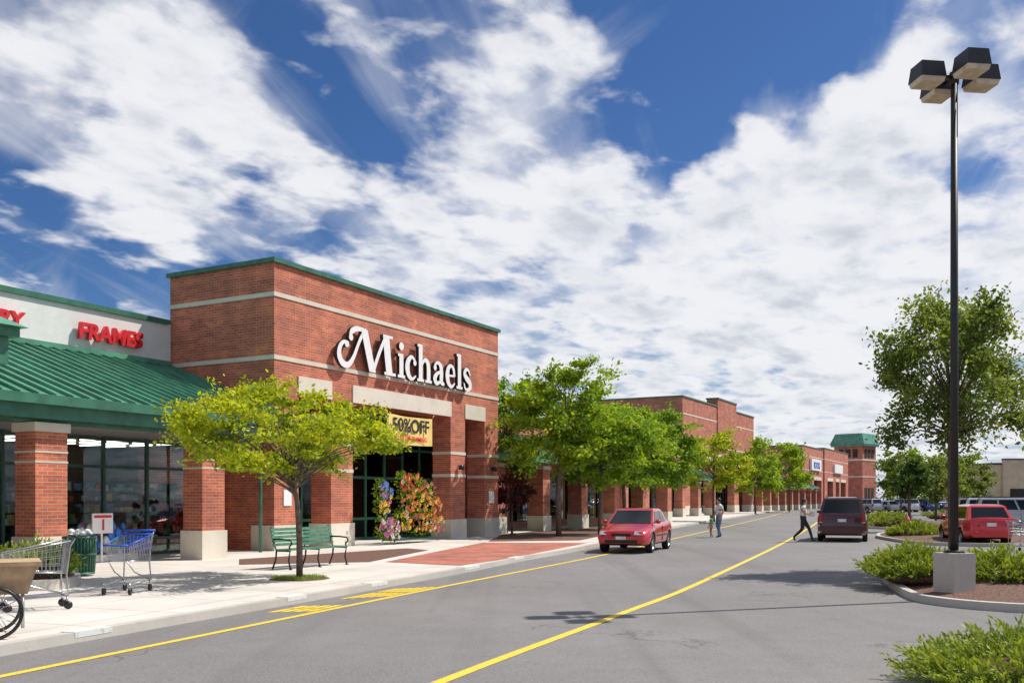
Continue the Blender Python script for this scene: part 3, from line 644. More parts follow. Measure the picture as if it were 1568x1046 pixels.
juniper('planter_shrub',(-8.7,17.3,.2),.6,.6,.75,300,6,.08,16)
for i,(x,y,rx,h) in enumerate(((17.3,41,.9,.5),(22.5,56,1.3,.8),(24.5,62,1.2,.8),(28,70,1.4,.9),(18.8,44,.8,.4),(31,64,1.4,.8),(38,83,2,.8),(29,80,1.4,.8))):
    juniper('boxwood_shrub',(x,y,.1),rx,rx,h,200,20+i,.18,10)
def island(pts,z=.13,mound=.22):
    p=smooth(pts+[pts[0]],5)[:-1]; n=len(p); c=Vector((sum(q[0] for q in p)/n,sum(q[1] for q in p)/n)); b=MB()
    o=[(q.x,q.y) for q in p]; i1=[tuple(q+(c-q).normalized()*.16) for q in p]; i2=[tuple(q+(c-q)*.45) for q in p]
    vs=[(x,y,0) for x,y in o]+[(x,y,z) for x,y in o]+[(x,y,z) for x,y in i1]+[(x,y,z-.03) for x,y in i1]+[(x,y,mound) for x,y in i2]+[(c.x,c.y,mound+.04)]
    fs=[];
    for L_ in range(2):
        fs+=[(L_*n+i,L_*n+(i+1)%n,(L_+1)*n+(i+1)%n,(L_+1)*n+i) for i in range(n)]
    b.add(vs,fs+[(2*n+i,2*n+(i+1)%n,3*n+(i+1)%n,3*n+i) for i in range(n)],0)
    b.add(vs,[(3*n+i,3*n+(i+1)%n,4*n+(i+1)%n,4*n+i) for i in range(n)]+[(4*n+i,4*n+(i+1)%n,5*n) for i in range(n)],1,True)
    b.obj('planting_island',['kerb','mulch'])
island([(6.85,16.6),(6.75,15.4),(7.5,14.3),(9.6,13.5),(12.6,13.0),(14,16),(12.5,22.5),(10.2,23.6),(8.6,22),(7.5,19.0)])
island([(4.0,8.4),(4.3,7.2),(5.5,6.3),(8,6),(8.6,8.5),(6.6,9.9),(4.9,9.8)])
island([(15.8,41),(15.2,36),(16.6,34),(19,34.4),(21,38),(24,46),(20.5,48.5),(17.5,45)],.13,.17)
island([(20.5,55),(22,52),(26,53),(30,66),(33,82),(29,84),(24,68)],.13,.17)
b=MB()
for kx in range(9):
    x0,y0=16.5+kx*1.0,25.5+kx*2.7
    ribbon(b,[(x0,y0),(x0+5.1,y0-1.95)],-.05,.05,.006)
    ribbon(b,[(x0+13,y0-5),(x0+18,y0-7)],-.05,.05,.006)
b.obj('parking_stripes',['whitep'])
b=MB()
pp=[(-10.6,18.6),(-9.3,16.9),(-8.4,16.3),(-7.9,16.7),(-8.1,17.8),(-9.3,19.6),(-10.4,20.4),(-12,20)]
q=[Vector(p) for p in smooth(pp+[pp[0]],4)[:-1]]; n=len(q); c=sum(q,Vector((0,0)))/n; i1=[p+(c-p).normalized()*.15 for p in q]
vs=[(p.x,p.y,.1) for p in q]+[(p.x,p.y,.3) for p in q]+[(p.x,p.y,.3) for p in i1]+[(p.x,p.y,.24) for p in i1]
b.add(vs,[(L_*n+i,L_*n+(i+1)%n,(L_+1)*n+(i+1)%n,(L_+1)*n+i) for L_ in range(3) for i in range(n)],0); b.add(vs[3*n:],[tuple(range(n))],1)
b.obj('planter_kerb',['concrete','mulch'])
rg=np.random.default_rng(77); A=[]
for i in range(1500):
    a=rg.uniform(0,6.283); r_=math.sqrt(rg.uniform(0,1))*.55; A.append((-4.24+r_*math.cos(a),18.9+r_*math.sin(a),.14))
A=np.array(A); D=rg.normal(size=A.shape)*.4; D[:,2]=1; D/=np.linalg.norm(D,axis=1,keepdims=True); S_=np.cross(D,rg.normal(size=A.shape)); S_/=np.linalg.norm(S_,axis=1,keepdims=True)
l_=rg.uniform(.02,.06,len(A))[:,None]; lv=np.stack([A-S_*.004,A+S_*.004,A+D*l_+S_*.001,A+D*l_-S_*.001],axis=1).reshape(-1,3)
tb=MB(); tb.add([(-4.24+.6*math.cos(a_*math.pi/8),18.9+.6*math.sin(a_*math.pi/8),.126) for a_ in range(16)],[tuple(range(16))])
finish('grass_patch',tb,lv,rg.uniform(0,1,len(A)),['mulch','lf_grn'],(0,0,0))
# ------------------------------------------------------------------ street lamp
LE=empty('street_lamp',(7.47,16.0,0))
b=MB(); b.box(-.23,.23,-.23,.23,.1,.80); b.obj('concrete_base',['concrete'],LE,rz=.35)
b=MB(); b.tube([(0,0,.8),(0,0,.84)],.15,12); b.box(-.13,.13,-.13,.13,.802,.82); b.tube([(0,0,.82),(0,0,8.8)],[.07,.055],12); b.tube([(0,0,8.7),(0,0,8.9)],.075,10)
h=MB()
for k_ in range(4):
    a=math.radians(27+90*k_)-.35; ca,sa=math.cos(a),math.sin(a)
    def R_(x,y,z): return (x*ca-y*sa,x*sa+y*ca,z-.1)
    b.tube([R_(.05,0,8.92),R_(.30,0,8.96)],.03,6)
    x0,x1,y=.26,.71,.21
    b.hexa([R_(x0,-y,8.84),R_(x1,-y,8.84),R_(x1,y,8.84),R_(x0,y,8.84),R_(x0+.03,-y+.03,9.1),R_(x1-.03,-y+.03,9.1),R_(x1-.03,y-.03,9.1),R_(x0+.03,y-.03,9.1)])
    h.hexa([R_(x0+.03,-y+.03,8.76),R_(x1-.03,-y+.03,8.76),R_(x1-.03,y-.03,8.76),R_(x0+.03,y-.03,8.76),R_(x0+.01,-y+.01,8.838),R_(x1-.01,-y+.01,8.838),R_(x1-.01,y-.01,8.838),R_(x0+.01,y-.01,8.838)])
b.obj('pole_and_heads',['bronze'],LE); h.obj('lamp_lenses',['lens'],LE)
# ------------------------------------------------------------------ bench, bin, carts
BE=empty('park_bench',(-4.85,22.3,.12),RZ); b=MB(); f=MB(); Lb=1.05
for i in range(5): b.box(-Lb,Lb,-.42+i*.085,-.42+i*.085+.065,.43,.46)
for i in range(5):
    z=.52+i*.085; y=.03+i*.022; b.hexa([(-Lb,y,z),(Lb,y,z),(Lb,y+.025,z),(-Lb,y+.025,z),(-Lb,y+.016,z+.065),(Lb,y+.016,z+.065),(Lb,y+.041,z+.065),(-Lb,y+.041,z+.065)])
for x in (-Lb+.05,0,Lb-.05):
    f.tube([(x,-.42,.0),(x,-.36,.2),(x,-.4,.42),(x,0,.42),(x,.06,.55),(x,.16,.95)],.022,6); f.tube([(x,.12,.0),(x,.02,.22),(x,0,.42)],.022,6)
    f.tube([(x,-.46,.0),(x,-.38,.0)],.025,6)
    if x: f.tube([(x,.1,.68),(x,-.2,.68),(x,-.42,.66),(x,-.45,.58),(x,-.38,.52),(x,-.4,.42)],.02,6)
b.obj('slats',['bench'],BE); f.obj('iron_frame',['black'],BE)
TE=empty('trash_bin',(-8.95,19.6,.12)); b=MB()
for i in range(30):
    a=2*math.pi*i/30; b.tube([(.28*math.cos(a),.28*math.sin(a),.05),(.31*math.cos(a),.31*math.sin(a),.45),(.31*math.cos(a),.31*math.sin(a),.80)],.016,4)
for z,r_ in ((.06,.285),(.45,.315),(.80,.32)): b.lathe((0,0,z),(0,0,1),[(r_-.02,-.02),(r_+.015,-.02),(r_+.015,.02),(r_-.02,.02)],24)
b.lathe((0,0,0),(0,0,1),[(0,.04),(.26,.04),(.27,.78)],20)
b.obj('slatted_drum',['green'],TE)
b=MB(); rd=random.Random(4)
for i in range(16): b.sphere((rd.uniform(-.18,.18),rd.uniform(-.18,.18),.80+rd.uniform(0,.13)),rd.uniform(.05,.09),0,6,4,(1,.8,.7))
b.obj('litter',['whitesign'],TE)
def cart(loc,rz,hm):
    E=empty('shopping_cart',loc,rz); b=MB(); r=.005
    T0=[(-.42,-.27,.98),(.42,-.2,.82),(.42,.2,.82),(-.42,.27,.98)]; B0=[(-.38,-.22,.52),(.36,-.15,.56),(.36,.15,.56),(-.38,.22,.52)]
    for Q in (T0,B0):
        for i in range(4): b.tube([Q[i],Q[(i+1)%4]],.011,5)
    def lerp(a,c,t_): return tuple(a[i]+(c[i]-a[i])*t_ for i in range(3))
    for s_ in range(4):
        nn=14 if s_%2==0 else 8
        for j in range(nn+1): b.tube([lerp(T0[s_],T0[(s_+1)%4],j/nn),lerp(B0[s_],B0[(s_+1)%4],j/nn)],r,3,caps=False)
        for j in (.25,.5,.75): b.tube([lerp(T0[s_],B0[s_],j),lerp(T0[(s_+1)%4],B0[(s_+1)%4],j)],r,3,caps=False)
    for j in range(9): b.tube([lerp(B0[0],B0[1],j/8),lerp(B0[3],B0[2],j/8)],r,3,caps=False); 
    for j in range(6): b.tube([lerp(B0[0],B0[3],j/5),lerp(B0[1],B0[2],j/5)],r,3,caps=False)
    for s_ in (-1,1):
        b.tube([(-.5,s_*.25,1.04),(-.42,s_*.24,.9),(-.38,s_*.22,.5),(-.4,s_*.24,.2),(.42,s_*.2,.17)],.013,6)
        b.tube([(-.38,s_*.22,.2),(.1,s_*.17,.36),(.36,s_*.15,.55)],.011,5)
        for x in (-.38,.40):
            b.tube([(x,s_*.22,.19),(x-.02,s_*.22,.06)],.012,5)
    for j in range(7): b.tube([(-.38,-.2+j*.066,.195),(.4,-.17+j*.057,.18)],r,3,caps=False)
    b.obj('wire_basket',['chrome'],E)
    w_=MB()
    for s_ in (-1,1):
        for x in (-.4,.38): w_.lathe((x,s_*.22-.015,.062),(0,1,0),[(0,0),(.06,0),(.062,.015),(.06,.03),(0,.03)],12)
    w_.obj('castors',['black'],E)
    h=MB(); h.tube([(-.5,-.27,1.04),(-.5,.27,1.04)],.02,8)
    if hm=='bluep':
        for i in range(4): h.tube([(T0[i][0],T0[i][1],T0[i][2]),(T0[(i+1)%4][0],T0[(i+1)%4][1],T0[(i+1)%4][2])],.016,6)
        h.box(-.44,-.42,-.2,.2,.7,.95)
    h.obj('handle',[hm],E)
c1_=cart((-6.5,16.0,.12),math.radians(268),'bluep'); cart((-6.85,13.6,.12),math.radians(215),'black'); cart((17.0,31.5,0),math.radians(20),'redsign')
UE=empty('garden_cart',(-6.0,10.95,.12),.5); b=MB()
b.lathe((.0,-.36,.30),(0,1,0),[(.27,-.02),(.30,-.02),(.31,0),(.30,.02),(.27,.02),(.27,-.02)],28,0)
b.lathe((.0,.36,.30),(0,1,0),[(.27,-.02),(.30,-.02),(.31,0),(.30,.02),(.27,.02),(.27,-.02)],28,0)
for s_ in (-.36,.36):
    for i in range(12): a=math.pi*i/6; b.tube([(0,s_,.3),(.275*math.cos(a),s_,.3+.275*math.sin(a))],.005,4,1)
b.tube([(0,-.4,.3),(0,.4,.3)],.018,6,1); b.tube([(.3,-.2,.1),(.3,-.2,.5)],.02,6,1)
b.hexa([(-.5,-.3,.5),(.35,-.3,.5),(.35,.3,.5),(-.5,.3,.5),(-.62,-.36,.82),(.45,-.36,.82),(.45,.36,.82),(-.62,.36,.82)],2)
b.hexa([(-.66,-.4,.822),(.49,-.4,.822),(.49,.4,.822),(-.66,.4,.822),(-.66,-.4,.87),(.49,-.4,.87),(.49,.4,.87),(-.66,.4,.87)],2)
b.obj('cart_body',['black','chrome','tan'],UE)
FE=empty('flower_display',loc(6.45,-.55),RZ); FE.location.z=.12; b=MB(); rd=random.Random(12)
fc=[simple('petal',c,.6,.2) for c in ((.85,.28,.02),(.75,.05,.03),(.85,.60,.04),(.75,.15,.35),(.85,.82,.75),(.3,.06,.45),(.12,.3,.7),(.35,.12,.04))]
b.box(-1.25,1.3,-.25,.3,.12,.17,8); 
for x in (-1.2,-.2,1.2):
    b.tube([(x,0,.15),(x,0,2.0)],.02,5,8)
for z in (.6,1.2,1.9): b.tube([(-1.2,0,z),(1.2,0,z)],.012,4,8)
# wreaths made of many petalled flowers, plus a loose heap
WR=[(-.5,2.2,.30,1),(.15,2.15,.30,0),(.9,1.9,.30,7),(-.35,1.5,.33,0),(.45,1.45,.35,2),(1.25,1.35,.3,0),(-.7,.8,.33,2),(.1,.75,.33,7),(.85,.7,.35,0),(1.5,.7,.28,1),(-1.8,1.9,.26,6),(-1.85,1.3,.24,2),(-1.75,.6,.3,3),(-1.3,.5,.28,4)]
for cx,cz,Rw,mc in WR:
    for i in range(30):
        th=rd.uniform(0,6.28); rr=Rw*rd.uniform(.6,1.1); x=cx+rr*math.cos(th); z=max(.12,cz+rr*math.sin(th)); y=-.1-rd.uniform(0,.3)
        col=mc if rd.random()<.55 else rd.choice((0,1,2,4,7,7)) if cx>-1 else rd.choice((6,3,5,6,2,3,4)); r_=rd.uniform(.045,.105)
        n=7; tl=rd.uniform(-.4,.4)
        for k_ in range(n):
            a=2*math.pi*k_/n; a2=a+.32; a0=a-.32
            def Q(rr_,aa,dy): return (x+rr_*math.cos(aa),y+dy+tl*rr_*math.cos(aa)*.4,z+rr_*math.sin(aa))
            b.add([(x,y,z),Q(r_*.8,a0,-.02),Q(r_,a,-.045),Q(r_*.8,a2,-.02)],[(0,1,2,3)],col)
        b.sphere((x,y-.015,z),r_*.25,7,6,4)
b.obj('flowers',fc+['greendk'],FE)
C=[];T=[]
for cx,cz,Rw,mc in WR:
    for i in range(14):
        th=rd.uniform(0,6.28); C.append(np.array([cx+Rw*math.cos(th),-.03,max(.15,cz+Rw*math.sin(th))])+RNG.normal(size=(14,3))*np.array([.08,.06,.08])); T.append(RNG.uniform(0,1,14))
fo=finish('flower_leaves',MB(),leafquads(np.concatenate(C),.045),np.concatenate(T),['bark','lf_grn'],(0,0,0)); fo.parent=FE
HE=empty('fire_hydrant',(19.4,46.5,.15)); b=MB()
b.lathe((0,0,0),(0,0,1),[(.0,0),(.17,0),(.17,.05),(.12,.06),(.12,.5),(.15,.52),(.15,.56),(.12,.6),(.08,.7),(.03,.74),(.03,.8),(0,.8)],14); b.tube([(-.2,0,.42),(.2,0,.42)],.06,10); b.tube([(0,-.2,.38),(0,0,.38)],.075,10)
b.obj('hydrant_body',[simple('hydrant_red',(.6,.12,.12),.5,.2)],HE)
# ------------------------------------------------------------------ cars
CG=simple('car_glass',(.010,.013,.015),.04,.1); CG.node_tree.nodes['Principled BSDF'].inputs['Specular IOR Level'].default_value=.5
TI=simple('tyre_rubber',(.012,.012,.012),.85,.2); RI=simple('wheel_alloy',(.45,.45,.46),.3,.1,metal=.8); TR_=simple('car_black_trim',(.015,.015,.015),.5,.2)
HL=simple('headlight',(.6,.62,.62),.08,.1,30,metal=.5); TLt=simple('taillight',(.45,.01,.01),.15,.1); PLm=simple('licence_plate',(.75,.75,.72),.5,.1)
def paint(name,c):
    m=simple(name,c,.28,.04,2,metal=.25,coat=1.0); return m
KINDS={
 'sedan':dict(L=4.35,W=1.72,deck=[(-2.17,.62),(-2.12,.86),(-2.0,.98),(-1.45,1.0),(-.8,.96),(.75,.93),(1.3,.85),(1.8,.76),(2.05,.68),(2.17,.52)],gb=(-1.5,1.05),gt=(-.92,.22),H=1.40,wb=(-1.28,1.32),wr=.31,belt=.9),
 'hatch':dict(L=4.2,W=1.72,deck=[(-2.1,.62),(-2.08,.9),(-2.0,1.02),(-1.45,1.02),(-.8,.99),(.8,.96),(1.3,.9),(1.75,.8),(2.0,.7),(2.1,.52)],gb=(-2.02,1.1),gt=(-1.55,.3),H=1.50,wb=(-1.25,1.3),wr=.31,belt=.95),
 'suv':dict(L=4.85,W=1.95,deck=[(-2.42,.66),(-2.40,1.0),(-2.36,1.13),(-1.6,1.14),(-.8,1.12),(1.0,1.10),(1.6,1.05),(2.1,.98),(2.34,.88),(2.42,.62)],gb=(-2.36,1.2),gt=(-2.12,.55),H=1.78,wb=(-1.45,1.5),wr=.37,belt=1.08)}
cache={}
def carmesh(kind):
    if kind in cache: return cache[kind]
    p=KINDS[kind]; L_,W_=p['L'],p['W']; hw=W_/2; b=MB(); rows=[]
    dk_=p['deck']; den=[]
    for (x0,z0),(x1,z1) in zip(dk_[:-1],dk_[1:]):
        nn=max(1,int((x1-x0)/.25))
        for j in range(nn): den.append((x0+(x1-x0)*j/nn,z0+(z1-z0)*j/nn))
    den.append(dk_[-1])
    for x,z in den:
        e=abs(x)/(L_/2); w_=hw*(1-.17*max(0,(e-.75)/.25)**2); zb=.24+.08*max(0,(e-.85)/.15)
        zt=z; zs=[(0,zb),(w_*.86,zb),(w_*.96,zb+.06),(w_*1.0,zb+(zt-zb)*.45),(w_*.985,zb+(zt-zb)*.72),(w_*.94,zt-.06),(w_*.86,zt-.012),(w_*.45,zt+.015),(0,zt+.022)]
        rows.append([(x,y,zz_) for y,zz_ in zs]+[(x,-y,zz_) for y,zz_ in zs[-2:0:-1]])
    m=len(rows[0]); vs=[q for r_ in rows for q in r_]; fs=[]
    for i in range(len(rows)-1):
        for k_ in range(m): fs.append((i*m+k_,(i+1)*m+k_,(i+1)*m+(k_+1)%m,i*m+(k_+1)%m))
    fs.append(tuple(range(m))); fs.append(tuple((len(rows)-1)*m+k_ for k_ in range(m-1,-1,-1)))
    b.add(vs,fs,0,True)
    me=b.mesh('tmp',[TR_]); o=bpy.data.objects.new('tmp',me); COL.objects.link(o); tmp=[]
    for x in p['wb']:
        for s_ in (-1,1):
            c_=MB(); y0,y1=(hw-.28,hw+.1) if s_>0 else (-hw-.1,-hw+.28)
            R0=p['wr']+.06; nn=24; vv=[(x+R0*math.cos(2*math.pi*i/nn),y0,p['wr']+R0*math.sin(2*math.pi*i/nn)) for i in range(nn)]+[(x+R0*math.cos(2*math.pi*i/nn),y1,p['wr']+R0*math.sin(2*math.pi*i/nn)) for i in range(nn)]
            c_.add(vv,[tuple(range(nn-1,-1,-1)),tuple(range(nn,2*nn))]+[(i,(i+1)%nn,nn+(i+1)%nn,nn+i) for i in range(nn)])
            mm=c_.mesh('cut',[TR_]); bm=bmesh.new(); bm.from_mesh(mm); bmesh.ops.recalc_face_normals(bm,faces=bm.faces); bm.to_mesh(mm); bm.free()
            oc=bpy.data.objects.new('cut',mm); COL.objects.link(oc); tmp.append(oc)
            md=o.modifiers.new('b','BOOLEAN'); md.operation='DIFFERENCE'; md.object=oc; md.solver='EXACT'
    bm=bmesh.new(); bm.from_mesh(me); bmesh.ops.recalc_face_normals(bm,faces=bm.faces); bm.to_mesh(me); bm.free()
    bpy.context.view_layer.update(); ev=o.evaluated_get(bpy.context.evaluated_depsgraph_get()).to_mesh()
    vs=[tuple(v.co) for v in ev.vertices]; fs=[tuple(q.vertices) for q in ev.polygons]
    b=MB()
    b.v=list(vs); b.f=fs; b.s=[True for f_ in fs]; b.m=[]
    for f_ in fs:
        cx=sum(vs[i][0] for i in f_)/len(f_); cy=abs(sum(vs[i][1] for i in f_)/len(f_)); cz=sum(vs[i][2] for i in f_)/len(f_)
        inw=any(math.hypot(cx-x,cz-p['wr'])<p['wr']+.07 for x in p['wb']) and cy<hw-.03 and cz<p['belt']-.12 and cy>hw-.4
        b.m.append(7 if (inw or cz<.28) else 0)
    for t_ in tmp: bpy.data.objects.remove(t_)
    bpy.data.objects.remove(o)
    (xr,xf),(tr0,tf)=p['gb'],p['gt']; zb=p['belt']; H=p['H']; wb_=hw*.90; wt=hw*.70
    def gp(x0,x1,w_,z): return [(x0,-w_,z),(x1,-w_,z),(x1,w_,z),(x0,w_,z)]
    ring=[gp(xr,xf,wb_,zb-.02),gp(tr0-.02,tf+.05,wt+.03,H-.06),gp(tr0+.08,tf-.08,wt-.06,H-.01),gp(tr0+.3,tf-.3,wt-.25,H+.012)]
    vs=[q for r_ in ring for q in r_]; fs=[]
    for i in range(3):
        for k_ in range(4): fs.append((i*4+k_,i*4+(k_+1)%4,(i+1)*4+(k_+1)%4,(i+1)*4+k_))
    fs.append((12,13,14,15)); b.add(vs,fs,0,False)
    B_=[Vector(q) for q in ring[0]]; T_=[Vector(q) for q in ring[1]]
    def panel(a,b_,c_,d_,u0,u1,v0,v1,mi=1,off=.008):
        def pt(u,v): return a.lerp(b_,u).lerp(d_.lerp(c_,u),v)
        q=[pt(u0,v0),pt(u1,v0),pt(u1,v1),pt(u0,v1)]; nrm=(q[1]-q[0]).cross(q[3]-q[0]).normalized()
        if nrm.dot(q[0]-Vector(((xr+xf)/2,0,zb)))<0: nrm=-nrm
        b.add([tuple(t_+nrm*off) for t_ in q],[(0,1,2,3)],mi)
    panel(B_[1],B_[2],T_[2],T_[1],.05,.95,.08,.97)
    panel(B_[3],B_[0],T_[0],T_[3],.07,.93,.16,.93)
    if kind=='suv':
        panel(B_[3],B_[0],T_[0],T_[3],.4,.6,.10,.14,7,.02)
    for a,c_ in ((0,1),(3,2)):
        if kind=='suv': cuts=((.06,.30),(.33,.58),(.61,.93))
        else: cuts=((.14,.45),(.48,.90))
        for u0,u1 in cuts: panel(B_[a],B_[c_],T_[c_],T_[a],u0,u1,.14,.92)
    for x in p['wb']:
        for s_ in (-1,1):
            r0=p['wr']; yo=s_*(hw-.02); ax=(0,s_,0)
            b.lathe((x,yo,r0),ax,[(r0*.62,-.2),(r0*.95,-.2),(r0,-.16),(r0,-.03),(r0*.95,0),(r0*.66,.0),(r0*.64,-.03)],22,2)
            b.lathe((x,yo,r0),ax,[(0,-.05),(r0*.3,-.045),(r0*.66,-.06)],16,7)
            for k_ in range(6):
                a_=2*math.pi*k_/6; c0,s0=math.cos(a_),math.sin(a_)
                def w3(rr,t_,d): return (x+rr*c0-t_*s0, yo+s_*d, r0+rr*s0+t_*c0)
                b.add([w3(.02,-.035,-.02),w3(r0*.64,-.028,-.03),w3(r0*.64,.028,-.03),w3(.02,.035,-.02)],[(0,1,2,3)],3)
            b.lathe((x,yo,r0),ax,[(0,-.01),(.05,-.015),(.06,-.03)],10,3)
            b.lathe((x,yo,r0),ax,[(r0*.60,-.035),(r0*.67,-.005)],22,3)
    fx,rx=L_/2,-L_/2
    for s_ in (-1,1):
        y0,y1=sorted((s_*hw*.48,s_*hw*.80))
        if kind!='suv':
            b.hexa([(fx-.2,y0,.60),(fx+.0,y0,.59),(fx-.07,y1,.59),(fx-.3,y1,.60),(fx-.28,y0,.70),(fx-.12,y0,.705),(fx-.22,y1,.705),(fx-.35,y1,.70)],4)
            b.hexa([(rx-.015,y0,.70),(rx+.2,y0,.70),(rx+.2,y1,.70),(rx+.045,y1,.70),(rx+.02,y0,.88),(rx+.2,y0,.88),(rx+.2,y1,.88),(rx+.07,y1,.88)],5)
        else:
            y0,y1=sorted((s_*hw*.76,s_*hw*.895))
            b.box(fx-.2,fx-.0,min(s_*hw*.5,s_*hw*.8),max(s_*hw*.5,s_*hw*.8),.74,.9,4)
            b.box(rx-.02,rx+.14,y0,y1,.80,1.10,5)
            b.box(rx-.022,rx+.14,y0+.01,y1-.01,.76,.797,4)
        b.sphere((xf-.22,s_*(hw*1.04),zb+.08),.1,0,8,6,(.6,1,.7)); b.tube([(xf-.22,s_*hw*.86,zb+.04),(xf-.22,s_*hw*1.0,zb+.06)],.02,5,7)
        for x in (-.05+ (xf+xr)/2*.3,): b.box(x,x+.012,min(s_*(hw-.02),s_*(hw+.003)),max(s_*(hw-.02),s_*(hw+.003)),.36,zb-.08,7)
        b.box(p['wb'][0]+.45,p['wb'][1]-.45,min(s_*(hw-.05),s_*(hw+.012)),max(s_*(hw-.05),s_*(hw+.012)),.52,.56,7)
    b.box(fx-.1,fx+.012,-hw*.36,hw*.36,.56,.635,7); b.box(fx-.1,fx+.018,-hw*.6,hw*.6,.33,.43,7); b.box(fx-.1,fx+.03,-.16,.16,.44,.54,6)
    b.box(rx-.03 if kind!='suv' else rx-.035,rx+.1,-.16,.16,.72 if kind!='suv' else .80,.84 if kind!='suv' else .92,6)
    if kind=='suv':
        b.box(rx-.10,rx+.3,-hw*.93,hw*.93,.44,.60,0); b.box(rx-.11,rx+.1,-hw*.8,hw*.8,.601,.62,7); b.box(-1.9,.3,-hw*.62,-hw*.59,H,H+.06,7); b.box(-1.9,.3,hw*.59,hw*.62,H,H+.06,7)
    me=b.mesh('car',[TR_,CG,TI,RI,HL,TLt,PLm,TR_]); cache[kind]=me; return me
def car(name,x,y,head,kind,pm):
    me=carmesh(kind).copy(); me.materials[0]=pm; o=bpy.data.objects.new(name,me); COL.objects.link(o); o.location=(x,y,.005); o.rotation_euler=(0,0,head)
    md=o.modifiers.new('bevel','BEVEL'); md.width=.02; md.segments=2; md.limit_method='ANGLE'; md.angle_limit=math.radians(35)
    return o
red=paint('red_paint',(.62,.02,.025)); mar=paint('maroon_paint',(.07,.008,.014)); sil=paint('silver_paint',(.42,.43,.45)); dk=paint('dark_grey_paint',(.04,.045,.055)); wht=paint('white_paint',(.7,.7,.7)); blu=paint('blue_paint',(.03,.08,.25)); bge=paint('beige_paint',(.4,.34,.26))
rda=math.atan2(1,.37)
car('red_car',4.15,31.6,rda+math.pi,'sedan',red)
car('dark_suv',13.95,39.9,rda+.0,'suv',mar)
car('parked_car',17.75,36.4,math.radians(-10)+math.pi/2,'hatch',red)
car('parked_car',20.6,41.5,rda+.1,'sedan',dk)
car('parked_car',31.5,61,rda+.1,'sedan',sil); car('parked_car',36.5,69,rda,'hatch',blu); car('parked_car',40,83,rda,'suv',wht)
rd=random.Random(5)
pal=[sil,dk,wht,blu,bge,red,sil,wht,dk]
for i in range(9): car('parked_car',27.0+i*1.7,50+i*4.2,math.radians(-22),rd.choice(('sedan','hatch','suv')),pal[i%9])
for i in range(11): car('parked_car',38+i*1.9,56+i*5.2,math.radians(-22)+math.pi,rd.choice(('sedan','hatch','suv')),rd.choice(pal))
for i in range(12): car('parked_car',47+i*2.6,82+i*7,math.radians(158),rd.choice(('sedan','hatch','suv')),rd.choice(pal))
for i in range(14): car('parked_car',62+i*4.2,118+i*2.6,math.radians(158),rd.choice(('sedan','hatch','suv')),rd.choice(pal))
for i in range(14): car('parked_car',47+i*2.9,126+i*1.1,math.radians(110),rd.choice(('sedan','hatch','suv')),rd.choice(pal))
